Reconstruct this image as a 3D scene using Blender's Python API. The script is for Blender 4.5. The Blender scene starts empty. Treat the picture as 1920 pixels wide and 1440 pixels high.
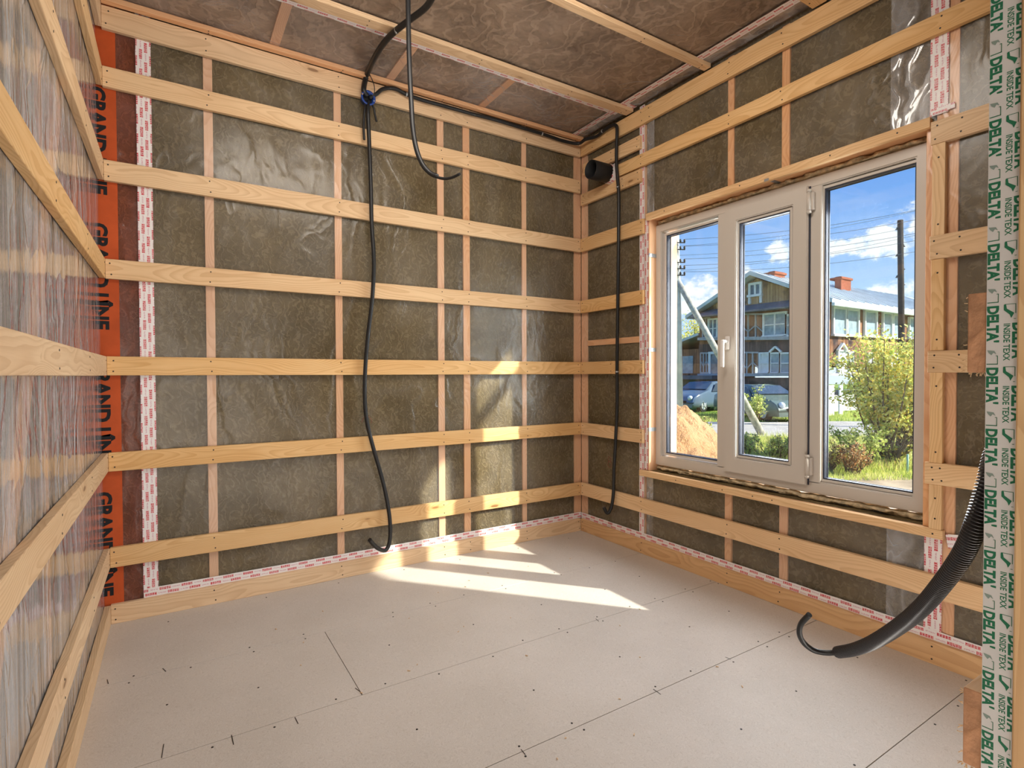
import bpy, bmesh, math, random
from mathutils import Vector, Matrix, noise
random.seed(7)
S = bpy.context.scene
COL = S.collection
# ------------------------------------------------------------------ camera, sky, sun, lights, exposure
YAW, PIT, ROL, FPX = math.radians(32.098), math.radians(-1.021), math.radians(-.179), 1012.94
CAM = Vector((-2.362, -2.880, 1.0747))
Fv = Vector((math.sin(YAW)*math.cos(PIT), math.cos(YAW)*math.cos(PIT), math.sin(PIT)))
r0 = Vector((math.cos(YAW), -math.sin(YAW), 0)); u0 = r0.cross(Fv)
Rv = r0*math.cos(ROL) + u0*math.sin(ROL); Uv = -r0*math.sin(ROL) + u0*math.cos(ROL)
cd = bpy.data.cameras.new('camera'); cam = bpy.data.objects.new('camera', cd); COL.objects.link(cam)
cd.sensor_width = 36; cd.lens = FPX/1920*36; cd.clip_start = .02; cd.clip_end = 600
M = Matrix((Rv, Uv, -Fv)).transposed().to_4x4(); M.translation = CAM; cam.matrix_world = M
S.camera = cam

SUN_TO = Vector((1, -1.14, .95)).normalized()
SUN_STRENGTH = 12.0
SKY = 1.3
w = bpy.data.worlds.new('sky'); S.world = w; w.use_nodes = True
nt = w.node_tree; nt.nodes.clear()

class N:
    """tiny node-graph helper"""
    def __init__(s, tree): s.t = tree
    def node(s, typ, **kw):
        n = s.t.nodes.new(typ)
        for k, v in kw.items(): setattr(n, k, v)
        return n
    def put(s, sock, v):
        if isinstance(v, bpy.types.NodeSocket): s.t.links.new(v, sock)
        elif v is not None:
            if sock.type == 'RGBA' and len(v) == 3: v = (*v, 1)
            sock.default_value = v
    def m(s, op, a, b=None, c=None, clamp=False):
        n = s.node('ShaderNodeMath', operation=op, use_clamp=clamp)
        s.put(n.inputs[0], a)
        if b is not None: s.put(n.inputs[1], b)
        if c is not None: s.put(n.inputs[2], c)
        return n.outputs[0]
    def vm(s, op, a, b=None, out=0):
        n = s.node('ShaderNodeVectorMath', operation=op); s.put(n.inputs[0], a)
        if b is not None: s.put(n.inputs[1], b)
        return n.outputs[out]
    def mix(s, f, a, b, blend='MIX'):
        n = s.node('ShaderNodeMix', data_type='RGBA', blend_type=blend)
        s.put(n.inputs[0], f); s.put(n.inputs[6], a); s.put(n.inputs[7], b); return n.outputs[2]
    def noise(s, v, scale, detail=3, rough=.5, dist=0, color=False):
        n = s.node('ShaderNodeTexNoise'); s.put(n.inputs['Vector'], v); n.inputs['Scale'].default_value = scale
        n.inputs['Detail'].default_value = detail; n.inputs['Roughness'].default_value = rough; n.inputs['Distortion'].default_value = dist
        return n.outputs[1 if color else 0]
    def ss(s, v, a, b):
        n = s.node('ShaderNodeMapRange', interpolation_type='SMOOTHSTEP'); s.put(n.inputs[0], v)
        n.inputs[1].default_value = a; n.inputs[2].default_value = b; return n.outputs[0]
    def lin(s, v, a, b, c=0, d=1):
        n = s.node('ShaderNodeMapRange'); s.put(n.inputs[0], v)
        n.inputs[1].default_value = a; n.inputs[2].default_value = b; n.inputs[3].default_value = c; n.inputs[4].default_value = d
        return n.outputs[0]
    def mapping(s, v, loc=(0,0,0), rot=(0,0,0), sc=(1,1,1)):
        n = s.node('ShaderNodeMapping'); s.put(n.inputs[0], v)
        n.inputs[1].default_value = loc; n.inputs[2].default_value = rot; n.inputs[3].default_value = sc; return n.outputs[0]
    def sep(s, v):
        n = s.node('ShaderNodeSeparateXYZ'); s.put(n.inputs[0], v); return n.outputs
    def comb(s, x, y, z):
        n = s.node('ShaderNodeCombineXYZ')
        for i, q in enumerate((x, y, z)): s.put(n.inputs[i], q)
        return n.outputs[0]
    def schlick(s, nrm=None, f0=.04):
        ge = s.node('ShaderNodeNewGeometry')
        c = s.m('ABSOLUTE', s.vm('DOT_PRODUCT', nrm if nrm is not None else ge.outputs['Normal'], ge.outputs['Incoming'], out=1))
        return s.m('ADD', f0, s.m('MULTIPLY', 1-f0, s.m('POWER', s.m('SUBTRACT', 1.0, c, clamp=True), 5.0)))
    def bump(s, h, st, d=.01, normal=None):
        n = s.node('ShaderNodeBump'); s.put(n.inputs['Height'], h); n.inputs['Strength'].default_value = st; n.inputs['Distance'].default_value = d
        if normal is not None: s.put(n.inputs['Normal'], normal)
        return n.outputs[0]

g = N(nt)
gen = g.node('ShaderNodeTexCoord').outputs['Generated']
x, y, z = g.sep(gen)
sky = g.mix(g.ss(z, 0, .38), (.56, .76, 1.0), (.10, .30, .80))
sky = g.mix(g.ss(z, .0, .07), (.80, .90, 1.0), sky)
def lobe(az, el, wa, we):
    a = math.radians(az)
    d = (math.sin(a), math.cos(a), 0)
    dot = g.vm('DOT_PRODUCT', g.vm('NORMALIZE', g.comb(x, y, 0)), d, out=1)
    ang = g.m('ARCCOSINE', g.m('MINIMUM', dot, 1.0))
    q1 = g.m('POWER', g.m('DIVIDE', ang, math.radians(wa)), 2.0)
    q2 = g.m('POWER', g.m('DIVIDE', g.m('SUBTRACT', z, math.sin(math.radians(el))), math.radians(we)), 2.0)
    return g.m('SUBTRACT', 1.0, g.m('ADD', q1, q2))
cl = None
for L in ((66.6, 11.2, 3.0, 1.3), (69.8, 12.4, 2.8, 2.0), (62.9, 11.3, 1.2, .8), (59.0, 11.4, 1.7, 1.2), (67.2, 6.6, 2.4, 1.3), (55.6, 9.2, 2.0, 1.2), (50.5, 7.8, 4.0, 1.8), (44, 7.0, 6, 3.2), (100, 25, 20, 8), (20, 30, 16, 7)):
    b = lobe(*L); cl = b if cl is None else g.m('MAXIMUM', cl, b)
nz = g.noise(g.mapping(gen, sc=(1, 1, 1.5)), 34, 7, .62)
cmask = g.ss(g.m('ADD', g.m('MAXIMUM', cl, -1.5), g.m('MULTIPLY', g.m('SUBTRACT', nz, .5), 4.6)), -.15, .8)
thin = g.m('MULTIPLY', g.ss(g.noise(g.mapping(gen, sc=(1, 1, 4)), 5, 5, .6), .5, .8), .16)
cmask = g.m('MAXIMUM', cmask, thin)
col = g.mix(cmask, sky, g.mix(g.ss(nz, .3, .6), (.80, .86, .95), (.98, .98, 1.0)))
bg = g.node('ShaderNodeBackground'); g.put(bg.inputs[0], col); bg.inputs[1].default_value = SKY
nt.links.new(bg.outputs[0], g.node('ShaderNodeOutputWorld').inputs[0])

def light(name, typ, loc, direction, energy, color=(1, 1, 1), **kw):
    d = bpy.data.lights.new(name, typ); o = bpy.data.objects.new(name, d); COL.objects.link(o)
    o.location = loc; o.rotation_euler = Vector(direction).to_track_quat('-Z', 'Y').to_euler()
    d.energy = energy; d.color = color
    for k, v in kw.items(): setattr(d, k, v)
    return o
light('sun', 'SUN', (8, -8, 9), -SUN_TO, SUN_STRENGTH, (1, .93, .80), angle=math.radians(.9))
light('hall_fill', 'AREA', (-1.9, -5.0, .75), (.08, 1, .05), 52, (1, .93, .84), shape='RECTANGLE', size=3.2, size_y=1.2)  # added fill at the far end of the hall, out of view
light('hall_side_fill', 'AREA', (-2.55, -4.0, 1.3), (.75, 1, 0), 16, (1, .94, .86), shape='RECTANGLE', size=.8, size_y=1.8)  # second added hall fill, brightens the doorway jamb and post
light('ceiling_fill', 'AREA', (-1.5, -1.55, 2.62), (.45, .75, -1), 34, (1, .92, .82), shape='RECTANGLE', size=1.3, size_y=.5)  # added fill under the ceiling; no work lamp hangs there
light('floor_fill', 'AREA', (-1.3, -2.60, .05), (0, .8, 1), 10, (1, .94, .86), shape='RECTANGLE', size=2.2, size_y=.08)  # added upward fill near the floor, brightening the ceiling
light('window_fill', 'AREA', (.42, -1.36, 1.25), (-1, .3, -.35), 64, (.95, .96, 1.0), shape='RECTANGLE', size=1.15, size_y=1.15)  # added fill outside the glass, boosting what the sky sends in
S.view_settings.view_transform = 'Standard'; S.view_settings.look = 'None'; S.view_settings.gamma = 1
S.view_settings.exposure = 0; S.view_settings.use_curve_mapping = False
S.cycles.use_adaptive_sampling = True; S.cycles.adaptive_threshold = .03; S.cycles.max_bounces = 6; S.cycles.transparent_max_bounces = 24; S.cycles.caustics_reflective = False; S.cycles.caustics_refractive = False

# ------------------------------------------------------------------ helpers
def ray(px, py): return Fv + Rv*((px-960)/FPX) - Uv*((py-720)/FPX)
def on(ax, v, px, py):
    d = ray(px, py); return CAM + d*((v-CAM[ax])/d[ax])
def dep(px, py, D): return CAM + ray(px, py)*D

def tag(o, label=None, cat=None, group=None, kind=None):
    if label: o['label'] = label
    if cat: o['category'] = cat
    if group: o['group'] = group
    if kind: o['kind'] = kind
    return o
def empty(name, loc, label=None, cat=None, group=None, kind=None):
    o = bpy.data.objects.new(name, None); COL.objects.link(o); o.location = loc; o.empty_display_size = .1
    return tag(o, label, cat, group, kind)
def obj(name, bm, mat, parent=None, matrix=None, smooth=False, origin=None):
    me = bpy.data.meshes.new(name)
    if origin is not None:
        bmesh.ops.translate(bm, verts=bm.verts, vec=-Vector(origin)); matrix = Matrix.Translation(origin)
    bm.normal_update(); bm.to_mesh(me); bm.free()
    for mm in (mat if isinstance(mat, (list, tuple)) else [mat]): me.materials.append(mm)
    if smooth:
        for p in me.polygons: p.use_smooth = True
    o = bpy.data.objects.new(name, me); COL.objects.link(o)
    if matrix is not None: o.matrix_world = matrix
    if parent is not None:
        o.parent = parent
        o.matrix_parent_inverse = world_of(parent).inverted()
    return o
def world_of(o):
    # parents here are top-level or one deep and never scaled after parenting
    if o.parent is None: return Matrix.LocRotScale(o.location, o.rotation_euler, o.scale)
    return world_of(o.parent) @ o.matrix_parent_inverse @ Matrix.LocRotScale(o.location, o.rotation_euler, o.scale)
def box(bm, lo, hi, bev=0, mi=0):
    lo = Vector(lo); hi = Vector(hi)
    for i in range(3):
        if lo[i] > hi[i]: lo[i], hi[i] = hi[i], lo[i]
    r = bmesh.ops.create_cube(bm, size=1)
    vs = r['verts']
    for v in vs: v.co = Vector([lo[i] + (v.co[i]+.5)*(hi[i]-lo[i]) for i in range(3)])
    fs = {f for v in vs for f in v.link_faces}
    for f in fs: f.material_index = mi
    if bev:
        es = list({e for v in vs for e in v.link_edges})
        rr = bmesh.ops.bevel(bm, geom=es, offset=bev, segments=1, affect='EDGES')
        for f in rr['faces']: f.material_index = mi
    return bm
def bx(lo, hi, bev=0): return box(bmesh.new(), lo, hi, bev)
def obox(bm, c, ax, ay, az, sx, sy, sz, mi=0):
    """oriented box"""
    r = bmesh.ops.create_cube(bm, size=1)
    for v in r['verts']:
        q = v.co.copy(); v.co = c + ax*(q.x*sx) + ay*(q.y*sy) + az*(q.z*sz)
    for f in {f for v in r['verts'] for f in v.link_faces}: f.material_index = mi
    return bm
def beam(bm, a, b, wd, ht, up=Vector((0, 0, 1)), mi=0):
    a = Vector(a); b = Vector(b); d = (b-a); L = d.length; d.normalize()
    s = d.cross(up).normalized(); u = s.cross(d)
    return obox(bm, (a+b)/2, d, s, u, L, wd, ht, mi)
def spline(pts, n=8):
    P = [Vector(p) for p in pts]; P = [P[0]*2-P[1]] + P + [P[-1]*2-P[-2]]; out = []
    for i in range(1, len(P)-2):
        p0, p1, p2, p3 = P[i-1:i+3]
        for k in range(n):
            t = k/n; out.append(.5*((2*p1)+(p2-p0)*t+(2*p0-5*p1+4*p2-p3)*t*t+(3*p1-p0-3*p2+p3)*t**3))
    out.append(P[-2]); return out
def tube(bm, pts, rad, seg=10, cap=True, mi=0):
    ns = len(pts); R = rad if callable(rad) else (lambda i, t: rad)
    prev = None; rings = []; ref = None
    for i, p in enumerate(pts):
        d = (pts[min(i+1, ns-1)] - pts[max(i-1, 0)]).normalized()
        if ref is None:
            ref = Vector((0, 0, 1)) if abs(d.z) < .9 else Vector((1, 0, 0))
        s = d.cross(ref)
        if s.length < 1e-4: s = d.orthogonal()
        s.normalize(); u = s.cross(d).normalized(); ref = u
        r = R(i, i/(ns-1))
        rings.append([bm.verts.new(p + (s*math.cos(2*math.pi*k/seg) + u*math.sin(2*math.pi*k/seg))*r) for k in range(seg)])
    for a, b in zip(rings, rings[1:]):
        for k in range(seg):
            f = bm.faces.new((a[k], a[(k+1) % seg], b[(k+1) % seg], b[k])); f.smooth = True; f.material_index = mi
    if cap:
        bm.faces.new(rings[0][::-1]).material_index = mi; bm.faces.new(rings[-1]).material_index = mi
    return bm
def extrude_poly(bm, pts, vec, mi=0):
    vec = Vector(vec); a = [bm.verts.new(p) for p in pts]; b = [bm.verts.new(Vector(p)+vec) for p in pts]; n = len(a)
    fs = [bm.faces.new(a[::-1]), bm.faces.new(b)] + [bm.faces.new((a[i], a[(i+1) % n], b[(i+1) % n], b[i])) for i in range(n)]
    for f in fs: f.material_index = mi
    bmesh.ops.recalc_face_normals(bm, faces=fs); return bm
def text_mesh(bm, s, origin, right, up, size, depth=.0004, bold=0, shear=0, width=1, mi=0, fit=None):
    """writes s; origin = left end of the base line"""
    cu = bpy.data.curves.new('t', 'FONT'); cu.body = s; cu.size = 1; cu.extrude = 0; cu.offset = bold; cu.shear = shear; cu.resolution_u = 3
    o = bpy.data.objects.new('t', cu); COL.objects.link(o)
    dg = bpy.context.evaluated_depsgraph_get(); me = bpy.data.meshes.new_from_object(o.evaluated_get(dg))
    bpy.data.objects.remove(o); bpy.data.curves.remove(cu)
    if fit: width = fit/(max((v.co.x for v in me.vertices), default=1)*size)
    right = Vector(right).normalized(); up = Vector(up).normalized(); n = right.cross(up)
    vs = [bm.verts.new(Vector(origin) + right*(v.co.x*size*width) + up*(v.co.y*size) + n*depth) for v in me.vertices]
    for p in me.polygons:
        try: bm.faces.new([vs[i] for i in p.vertices]).material_index = mi
        except ValueError: pass
    wdt = max((v.co.x for v in me.vertices), default=0)*size*width
    bpy.data.meshes.remove(me); return wdt

# ------------------------------------------------------------------ materials
def newmat(name):
    m = bpy.data.materials.new(name); m.use_nodes = True; t = m.node_tree; t.nodes.clear()
    g = N(t); out = g.node('ShaderNodeOutputMaterial'); return m, g, out
def princ(g, out, color, rough=.6, spec=.3, normal=None, metallic=0, **kw):
    p = g.node('ShaderNodeBsdfPrincipled'); g.put(p.inputs['Base Color'], color); g.put(p.inputs['Roughness'], rough)
    p.inputs['Specular IOR Level'].default_value = spec; p.inputs['Metallic'].default_value = metallic
    for k, v in kw.items(): g.put(p.inputs[k], v)
    if normal is not None: g.put(p.inputs['Normal'], normal)
    if out is not None: g.t.links.new(p.outputs[0], out.inputs[0])
    return p.outputs[0]
def plain(name, color, rough=.6, spec=.3, metallic=0, var=.0, scale=20, bump=0, **kw):
    m, g, out = newmat(name)
    tc = g.node('ShaderNodeTexCoord').outputs['Object']
    c = color; nrm = None
    if var:
        n = g.noise(tc, scale, 5, .6)
        c = g.mix(g.ss(n, .3, .7), tuple(q*(1-var) for q in color), tuple(min(1, q*(1+var)) for q in color))
        if bump: nrm = g.bump(n, bump, .01)
    princ(g, out, c, rough, spec, nrm, metallic, **kw); return m

def wood(name, a, b, dark, knot=(.20, .09, .035), rings=1.0, rough=.62):
    """sawn softwood; grain runs along local X, per-board variation from the object's own random number"""
    m, g, out = newmat(name)
    tc = g.node('ShaderNodeTexCoord').outputs['Object']
    rnd = g.node('ShaderNodeObjectInfo').outputs['Random']
    off = g.comb(g.m('MULTIPLY', rnd, 37.0), g.m('MULTIPLY', rnd, 11.0), g.m('MULTIPLY', rnd, 5.0))
    v = g.vm('ADD', tc, off)
    # slowly wandering heart of the log -> cathedral rings
    wob = g.noise(g.mapping(v, sc=(1.6, 3, 3)), 1.0, 2, .5)
    x, y, z = g.sep(g.mapping(tc, sc=(1, 1, 1)))
    cy = g.m('MULTIPLY', g.m('SUBTRACT', wob, .5), .22)
    dy = g.m('ADD', g.m('ADD', y, cy), g.m('MULTIPLY', g.m('SUBTRACT', rnd, .5), .08))
    dz = g.m('ADD', g.m('ADD', z, .035), g.m('MULTIPLY', g.m('SUBTRACT', g.noise(g.mapping(v, sc=(1.1, 1, 1)), 1.3, 1), .5), .12))
    # knots pull the rings round them
    vor = g.node('ShaderNodeTexVoronoi'); g.put(vor.inputs['Vector'], g.mapping(v, sc=(2.6, 9, 3))); vor.inputs['Scale'].default_value = 1.0
    kd = vor.outputs['Distance']; kr = g.sep(vor.outputs['Color'])[0]
    has = g.m('GREATER_THAN', kr, .62)
    pull = g.m('MULTIPLY', g.m('MULTIPLY', g.ss(kd, .45, 0), has), .03)
    r = g.m('ADD', g.m('SQRT', g.m('ADD', g.m('MULTIPLY', dy, dy), g.m('MULTIPLY', dz, dz))), pull)
    ring = g.m('FRACT', g.m('MULTIPLY', g.m('ADD', r, g.m('MULTIPLY', g.noise(g.mapping(v, sc=(8, 60, 60)), 1, 3), .002)), 150.0*rings))
    ringm = g.m('MULTIPLY', g.ss(ring, .25, .95), g.m('SUBTRACT', 1.0, g.ss(ring, .95, 1.0)))
    fine = g.noise(g.mapping(v, sc=(5, 240, 240)), 1, 4, .6)
    broad = g.noise(g.mapping(v, sc=(2.2, 10, 10)), 1, 3, .55)
    c = g.mix(g.ss(broad, .25, .75), a, b)
    c = g.mix(g.m('MULTIPLY', ringm, .34), c, dark)
    c = g.mix(g.m('MULTIPLY', g.ss(fine, .45, .8), .20), c, dark)
    km = g.m('MULTIPLY', g.ss(kd, .085, .055), has)
    kh = g.m('MULTIPLY', g.m('MULTIPLY', g.ss(kd, .2, .06), has), .35)
    c = g.mix(kh, c, dark); c = g.mix(g.m('MULTIPLY', km, .75), c, knot)
    hsv = g.node('ShaderNodeHueSaturation'); g.put(hsv.inputs['Color'], c)
    g.put(hsv.inputs['Value'], g.lin(rnd, 0, 1, .93, 1.06)); g.put(hsv.inputs['Saturation'], g.lin(g.m('FRACT', g.m('MULTIPLY', rnd, 7.7)), 0, 1, .86, 1.12))
    princ(g, out, hsv.outputs[0], rough, .25, g.bump(g.m('ADD', g.m('MULTIPLY', fine, .6), g.m('MULTIPLY', ringm, -.4)), .25, .002))
    return m
PINE = wood('planed_pine', (.71, .455, .235), (.79, .545, .305), (.47, .235, .085))
PINE_WARM = wood('sawn_pine_stud', (.74, .42, .235), (.80, .48, .27), (.56, .25, .10))
PINE_BOLD = wood('larch_board', (.62, .36, .155), (.70, .44, .215), (.40, .18, .06), rings=.55)
PINE_BLOCK = plain('cut_end_grain', (.56, .30, .17), .8, .1, var=.22, scale=55, bump=.4)

def wool_mat(name, c0, c1, c2, fs=1.0):
    m, g, out = newmat(name)
    tc = g.node('ShaderNodeTexCoord').outputs['Object']
    warp = g.vm('ADD', tc, g.vm('SCALE', g.noise(tc, 9, 3, .6, color=True), None))
    wn = warp.node; wn.inputs[1].default_value = (0, 0, 0)
    sc = wn.inputs[1]
    d = g.node('ShaderNodeVectorMath', operation='SCALE'); g.put(d.inputs[0], g.noise(tc, 9*fs, 3, .6, color=True)); d.inputs['Scale'].default_value = .09
    warp = g.vm('ADD', tc, d.outputs[0])
    big = g.noise(tc, 3.5, 4, .6)
    mid = g.noise(warp, 38*fs, 4, .65, 1.6)
    wv = g.node('ShaderNodeTexWave'); g.put(wv.inputs['Vector'], warp); wv.inputs['Scale'].default_value = 9*fs
    wv.inputs['Distortion'].default_value = 14; wv.inputs['Detail'].default_value = 3; wv.inputs['Detail Scale'].default_value = 2.2
    fib = g.ss(wv.outputs[1], .62, .98)
    c = g.mix(g.ss(mid, .28, .72), c0, c1)
    c = g.mix(g.m('MULTIPLY', fib, .5), c, c2)
    c = g.mix(g.m('MULTIPLY', g.ss(mid, .38, .22), .7), c, tuple(q*.45 for q in c0))
    c = g.mix(.35, c, g.mix(g.ss(big, .3, .7), tuple(q*.8 for q in c0), c2))
    princ(g, out, c, .95, .05, g.bump(g.m('ADD', mid, g.m('MULTIPLY', fib, .35)), .7, .008)); return m
WOOL = wool_mat('mineral_wool', (.092, .065, .027), (.135, .098, .046), (.27, .205, .115))
WOOL_C = wool_mat('mineral_wool_ceiling', (.17, .122, .086), (.33, .24, .175), (.54, .41, .305), .40)

def film_mat(name, haze=.05, gloss=1.0, vertical=0.0, rough=.12, tint=(.97, .97, .98), hazecol=(.85, .86, .88), bump=.6, foldscale=5.0, spec_boost=.02):
    m, g, out = newmat(name)
    tc = g.node('ShaderNodeTexCoord').outputs['Object']
    big = g.noise(tc, 1.6, 2, .5)
    dd = g.node('ShaderNodeVectorMath', operation='SCALE'); g.put(dd.inputs[0], g.noise(tc, 2.2, 3, .55, color=True)); dd.inputs['Scale'].default_value = .35
    v = g.vm('ADD', tc, dd.outputs[0])
    f1 = g.noise(g.mapping(v, sc=(1, 1, .28)), foldscale, 3, .55, .8)
    ridge = g.m('SUBTRACT', 1.0, g.m('ABSOLUTE', g.m('MULTIPLY', g.m('SUBTRACT', f1, .5), 2.0)))
    ridge = g.m('POWER', g.m('MAXIMUM', ridge, 0.0), 9.0)
    h = g.m('ADD', g.m('MULTIPLY', ridge, .5), g.m('MULTIPLY', g.noise(v, 6, 2, .5), .3))
    if vertical:
        st = g.noise(g.mapping(tc, sc=(26, 26, .9)), 1, 3, .6)
        h = g.m('ADD', h, g.m('MULTIPLY', st, vertical))
    nrm = g.bump(h, bump, .02)
    fr = g.schlick(nrm)
    tr = g.node('ShaderNodeBsdfTransparent'); g.put(tr.inputs[0], tint)
    gl = g.node('ShaderNodeBsdfGlossy'); gl.inputs['Roughness'].default_value = rough; g.put(gl.inputs['Normal'], nrm); gl.inputs[0].default_value = (1, 1, 1, 1)
    df = g.node('ShaderNodeBsdfDiffuse'); g.put(df.inputs[0], hazecol)
    mx = g.node('ShaderNodeMixShader'); g.put(mx.inputs[0], g.m('MULTIPLY', g.m('ADD', g.m('MULTIPLY', ridge, .9), g.ss(big, .35, .75)), haze, clamp=True) if not vertical else g.m('MULTIPLY', g.m('ADD', g.m('MULTIPLY', g.ss(st, .35, .7), 1.2), .6), haze, clamp=True))
    g.t.links.new(tr.outputs[0], mx.inputs[1]); g.t.links.new(df.outputs[0], mx.inputs[2])
    m2 = g.node('ShaderNodeMixShader'); g.put(m2.inputs[0], g.m('MULTIPLY', g.m('ADD', fr, spec_boost), gloss, clamp=True))
    g.t.links.new(mx.outputs[0], m2.inputs[1]); g.t.links.new(gl.outputs[0], m2.inputs[2])
    g.t.links.new(m2.outputs[0], out.inputs[0]); return m
FILM = film_mat('clear_vapour_film', .04, .7, rough=.25, spec_boost=.0, bump=.27, foldscale=3.2)
FILM_LEFT = film_mat('streaky_vapour_film', .32, 1.0, vertical=.6, rough=.12, bump=.20, spec_boost=.06, hazecol=(.80, .83, .88))
FILM_CEIL = film_mat('ceiling_vapour_film', .14, .8, rough=.3, tint=(.97, .95, .95), hazecol=(.72, .66, .66), foldscale=3, bump=.4)
FILM_FLAP = film_mat('doubled_film_lap', .30, 1.0, bump=.3, hazecol=(.75, .77, .82))
FILM_PINK = film_mat('pink_tinted_film', .10, .5, spec_boost=0, tint=(.98, .60, .52), hazecol=(.75, .36, .32), bump=.3, rough=.25)
ORANGE = plain('orange_printed_film', (.50, .085, .022), .5, .15, var=.16, scale=5)
BLACK_INK = plain('black_ink', (.012, .012, .014), .6, .2)
GREEN_INK = plain('green_ink', (.03, .19, .10), .6, .2)
GREY_INK = plain('grey_green_ink', (.28, .36, .32), .6, .2)
RED_INK = plain('red_marker_ink', (.30, .06, .05), .6, .2)
TAPE_WHITE = plain('white_printed_tape', (.76, .75, .74), .35, .4, var=.04, scale=8)

def tape_mat():
    m, g, out = newmat('white_tape_with_red_print')
    tc = g.node('ShaderNodeTexCoord').outputs['Object']
    rnd = g.node('ShaderNodeObjectInfo').outputs['Random']
    u, v, w_ = g.sep(tc)
    u = g.m('ADD', u, g.m('MULTIPLY', rnd, 3.0))
    row = g.m('DIVIDE', v, .0185); ri = g.m('FLOOR', row); rf = g.m('FRACT', row)
    shift = g.m('MULTIPLY', g.m('FRACT', g.m('MULTIPLY', ri, .37)), .085)
    per = g.m('DIVIDE', g.m('ADD', u, shift), .085); pf = g.m('FRACT', per)
    inu = g.m('MULTIPLY', g.m('GREATER_THAN', pf, .03), g.m('LESS_THAN', pf, .55))
    inv = g.m('LESS_THAN', g.m('ABSOLUTE', g.m('SUBTRACT', rf, .5)), .31)
    block = g.m('MULTIPLY', inu, inv)
    lf = g.m('FRACT', g.m('MULTIPLY', g.m('SUBTRACT', pf, .03), 9.6))
    gap = g.m('GREATER_THAN', lf, .74)
    hole = g.m('MULTIPLY', g.m('LESS_THAN', g.m('ABSOLUTE', g.m('SUBTRACT', lf, .4)), .16), g.m('GREATER_THAN', g.noise(g.comb(g.m('MULTIPLY', u, 260), g.m('MULTIPLY', v, 330), 0), 1, 0), .52))
    lit = g.m('MAXIMUM', gap, hole)
    body = g.m('MULTIPLY', block, g.m('SUBTRACT', 1.0, g.m('MULTIPLY', lit, .8)))
    line = g.m('MULTIPLY', g.m('MULTIPLY', g.m('GREATER_THAN', pf, .60), g.m('LESS_THAN', pf, .97)), g.m('LESS_THAN', g.m('ABSOLUTE', g.m('SUBTRACT', rf, .5)), .13))
    lines = g.m('MULTIPLY', line, g.ss(g.noise(g.comb(g.m('MULTIPLY', u, 400), g.m('MULTIPLY', v, 100), 0), 1, 0), .35, .6))
    c = g.mix(body, (.80, .76, .76), (.55, .04, .06)); c = g.mix(g.m('MULTIPLY', lines, .6), c, (.50, .10, .22))
    princ(g, out, c, .32, .4, g.bump(g.noise(tc, 60, 2), .25, .004)); return m
TAPE = tape_mat()

def floor_mat():
    m, g, out = newmat('fibre_board_flooring')
    tc = g.node('ShaderNodeTexCoord').outputs['Object']
    x, y, z = g.sep(tc)
    # fibre flecks
    dd = g.node('ShaderNodeVectorMath', operation='SCALE'); g.put(dd.inputs[0], g.noise(tc, 20, 2, .6, color=True)); dd.inputs['Scale'].default_value = .06
    v = g.vm('ADD', tc, dd.outputs[0])
    wv = g.node('ShaderNodeTexWave'); g.put(wv.inputs['Vector'], v); wv.inputs['Scale'].default_value = 34; wv.inputs['Distortion'].default_value = 30; wv.inputs['Detail'].default_value = 3
    fl = g.ss(wv.outputs[1], .8, 1.0); fd = g.ss(wv.outputs[1], .14, 0)
    big = g.noise(tc, 2.2, 4, .6)
    c = g.mix(g.ss(big, .3, .7), (.54, .49, .45), (.60, .545, .505))
    c = g.mix(g.m('MULTIPLY', fl, .2), c, (.74, .69, .64)); c = g.mix(g.m('MULTIPLY', fd, .22), c, (.30, .24, .19))
    c = g.mix(g.m('MULTIPLY', g.ss(g.noise(tc, 170, 2), .62, .75), .3), c, (.30, .23, .17))
    stain = g.ss(g.noise(tc, 1.1, 3), .62, .75)
    c = g.mix(g.m('MULTIPLY', stain, .25), c, (.42, .31, .21))
    princ(g, out, c, g.lin(big, .3, .7, .45, .58), .4, g.bump(g.m('ADD', g.m('MULTIPLY', fl, .3), big), .08, .003)); return m
FLOORM = floor_mat()
PVC = plain('white_pvc', (.56, .515, .465), .32, .45)
PVC_HANDLE = plain('white_lacquered_handle', (.78, .76, .74), .22, .5)
GASKET = plain('dark_rubber_gasket', (.035, .04, .06), .5, .3)
STEEL = plain('galvanised_steel', (.45, .47, .50), .35, .5, metallic=.8)
SCREW = plain('dark_screw_head', (.030, .026, .024), .5, .4, metallic=.4)
CABLE = plain('black_cable_sheath', (.012, .012, .013), .42, .4)
CORRUG = plain('black_corrugated_plastic', (.014, .014, .018), .28, .55)
DUCT = plain('matt_black_duct_plastic', (.014, .014, .015), .55, .3)
BLUE = plain('blue_box_plastic', (.010, .045, .24), .4, .4)
BRASS = plain('brass_terminal', (.7, .5, .2), .4, .5, metallic=.8)
WIREM = plain('thin_grey_wire', (.25, .24, .23), .4, .5)
FOAM = plain('dry_mounting_foam', (.66, .54, .36), .9, .1, var=.35, scale=42, bump=.9)
def glass_mat():
    m, g, out = newmat('clear_window_glass')
    fr = g.schlick()
    tr = g.node('ShaderNodeBsdfTransparent'); tr.inputs[0].default_value = (.97, .985, .98, 1)
    gl = g.node('ShaderNodeBsdfGlossy'); gl.inputs['Roughness'].default_value = .01
    mx = g.node('ShaderNodeMixShader'); g.put(mx.inputs[0], g.m('MULTIPLY', fr, .7))
    g.t.links.new(tr.outputs[0], mx.inputs[1]); g.t.links.new(gl.outputs[0], mx.inputs[2]); g.t.links.new(mx.outputs[0], out.inputs[0]); return m
GLASS = glass_mat()

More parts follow.
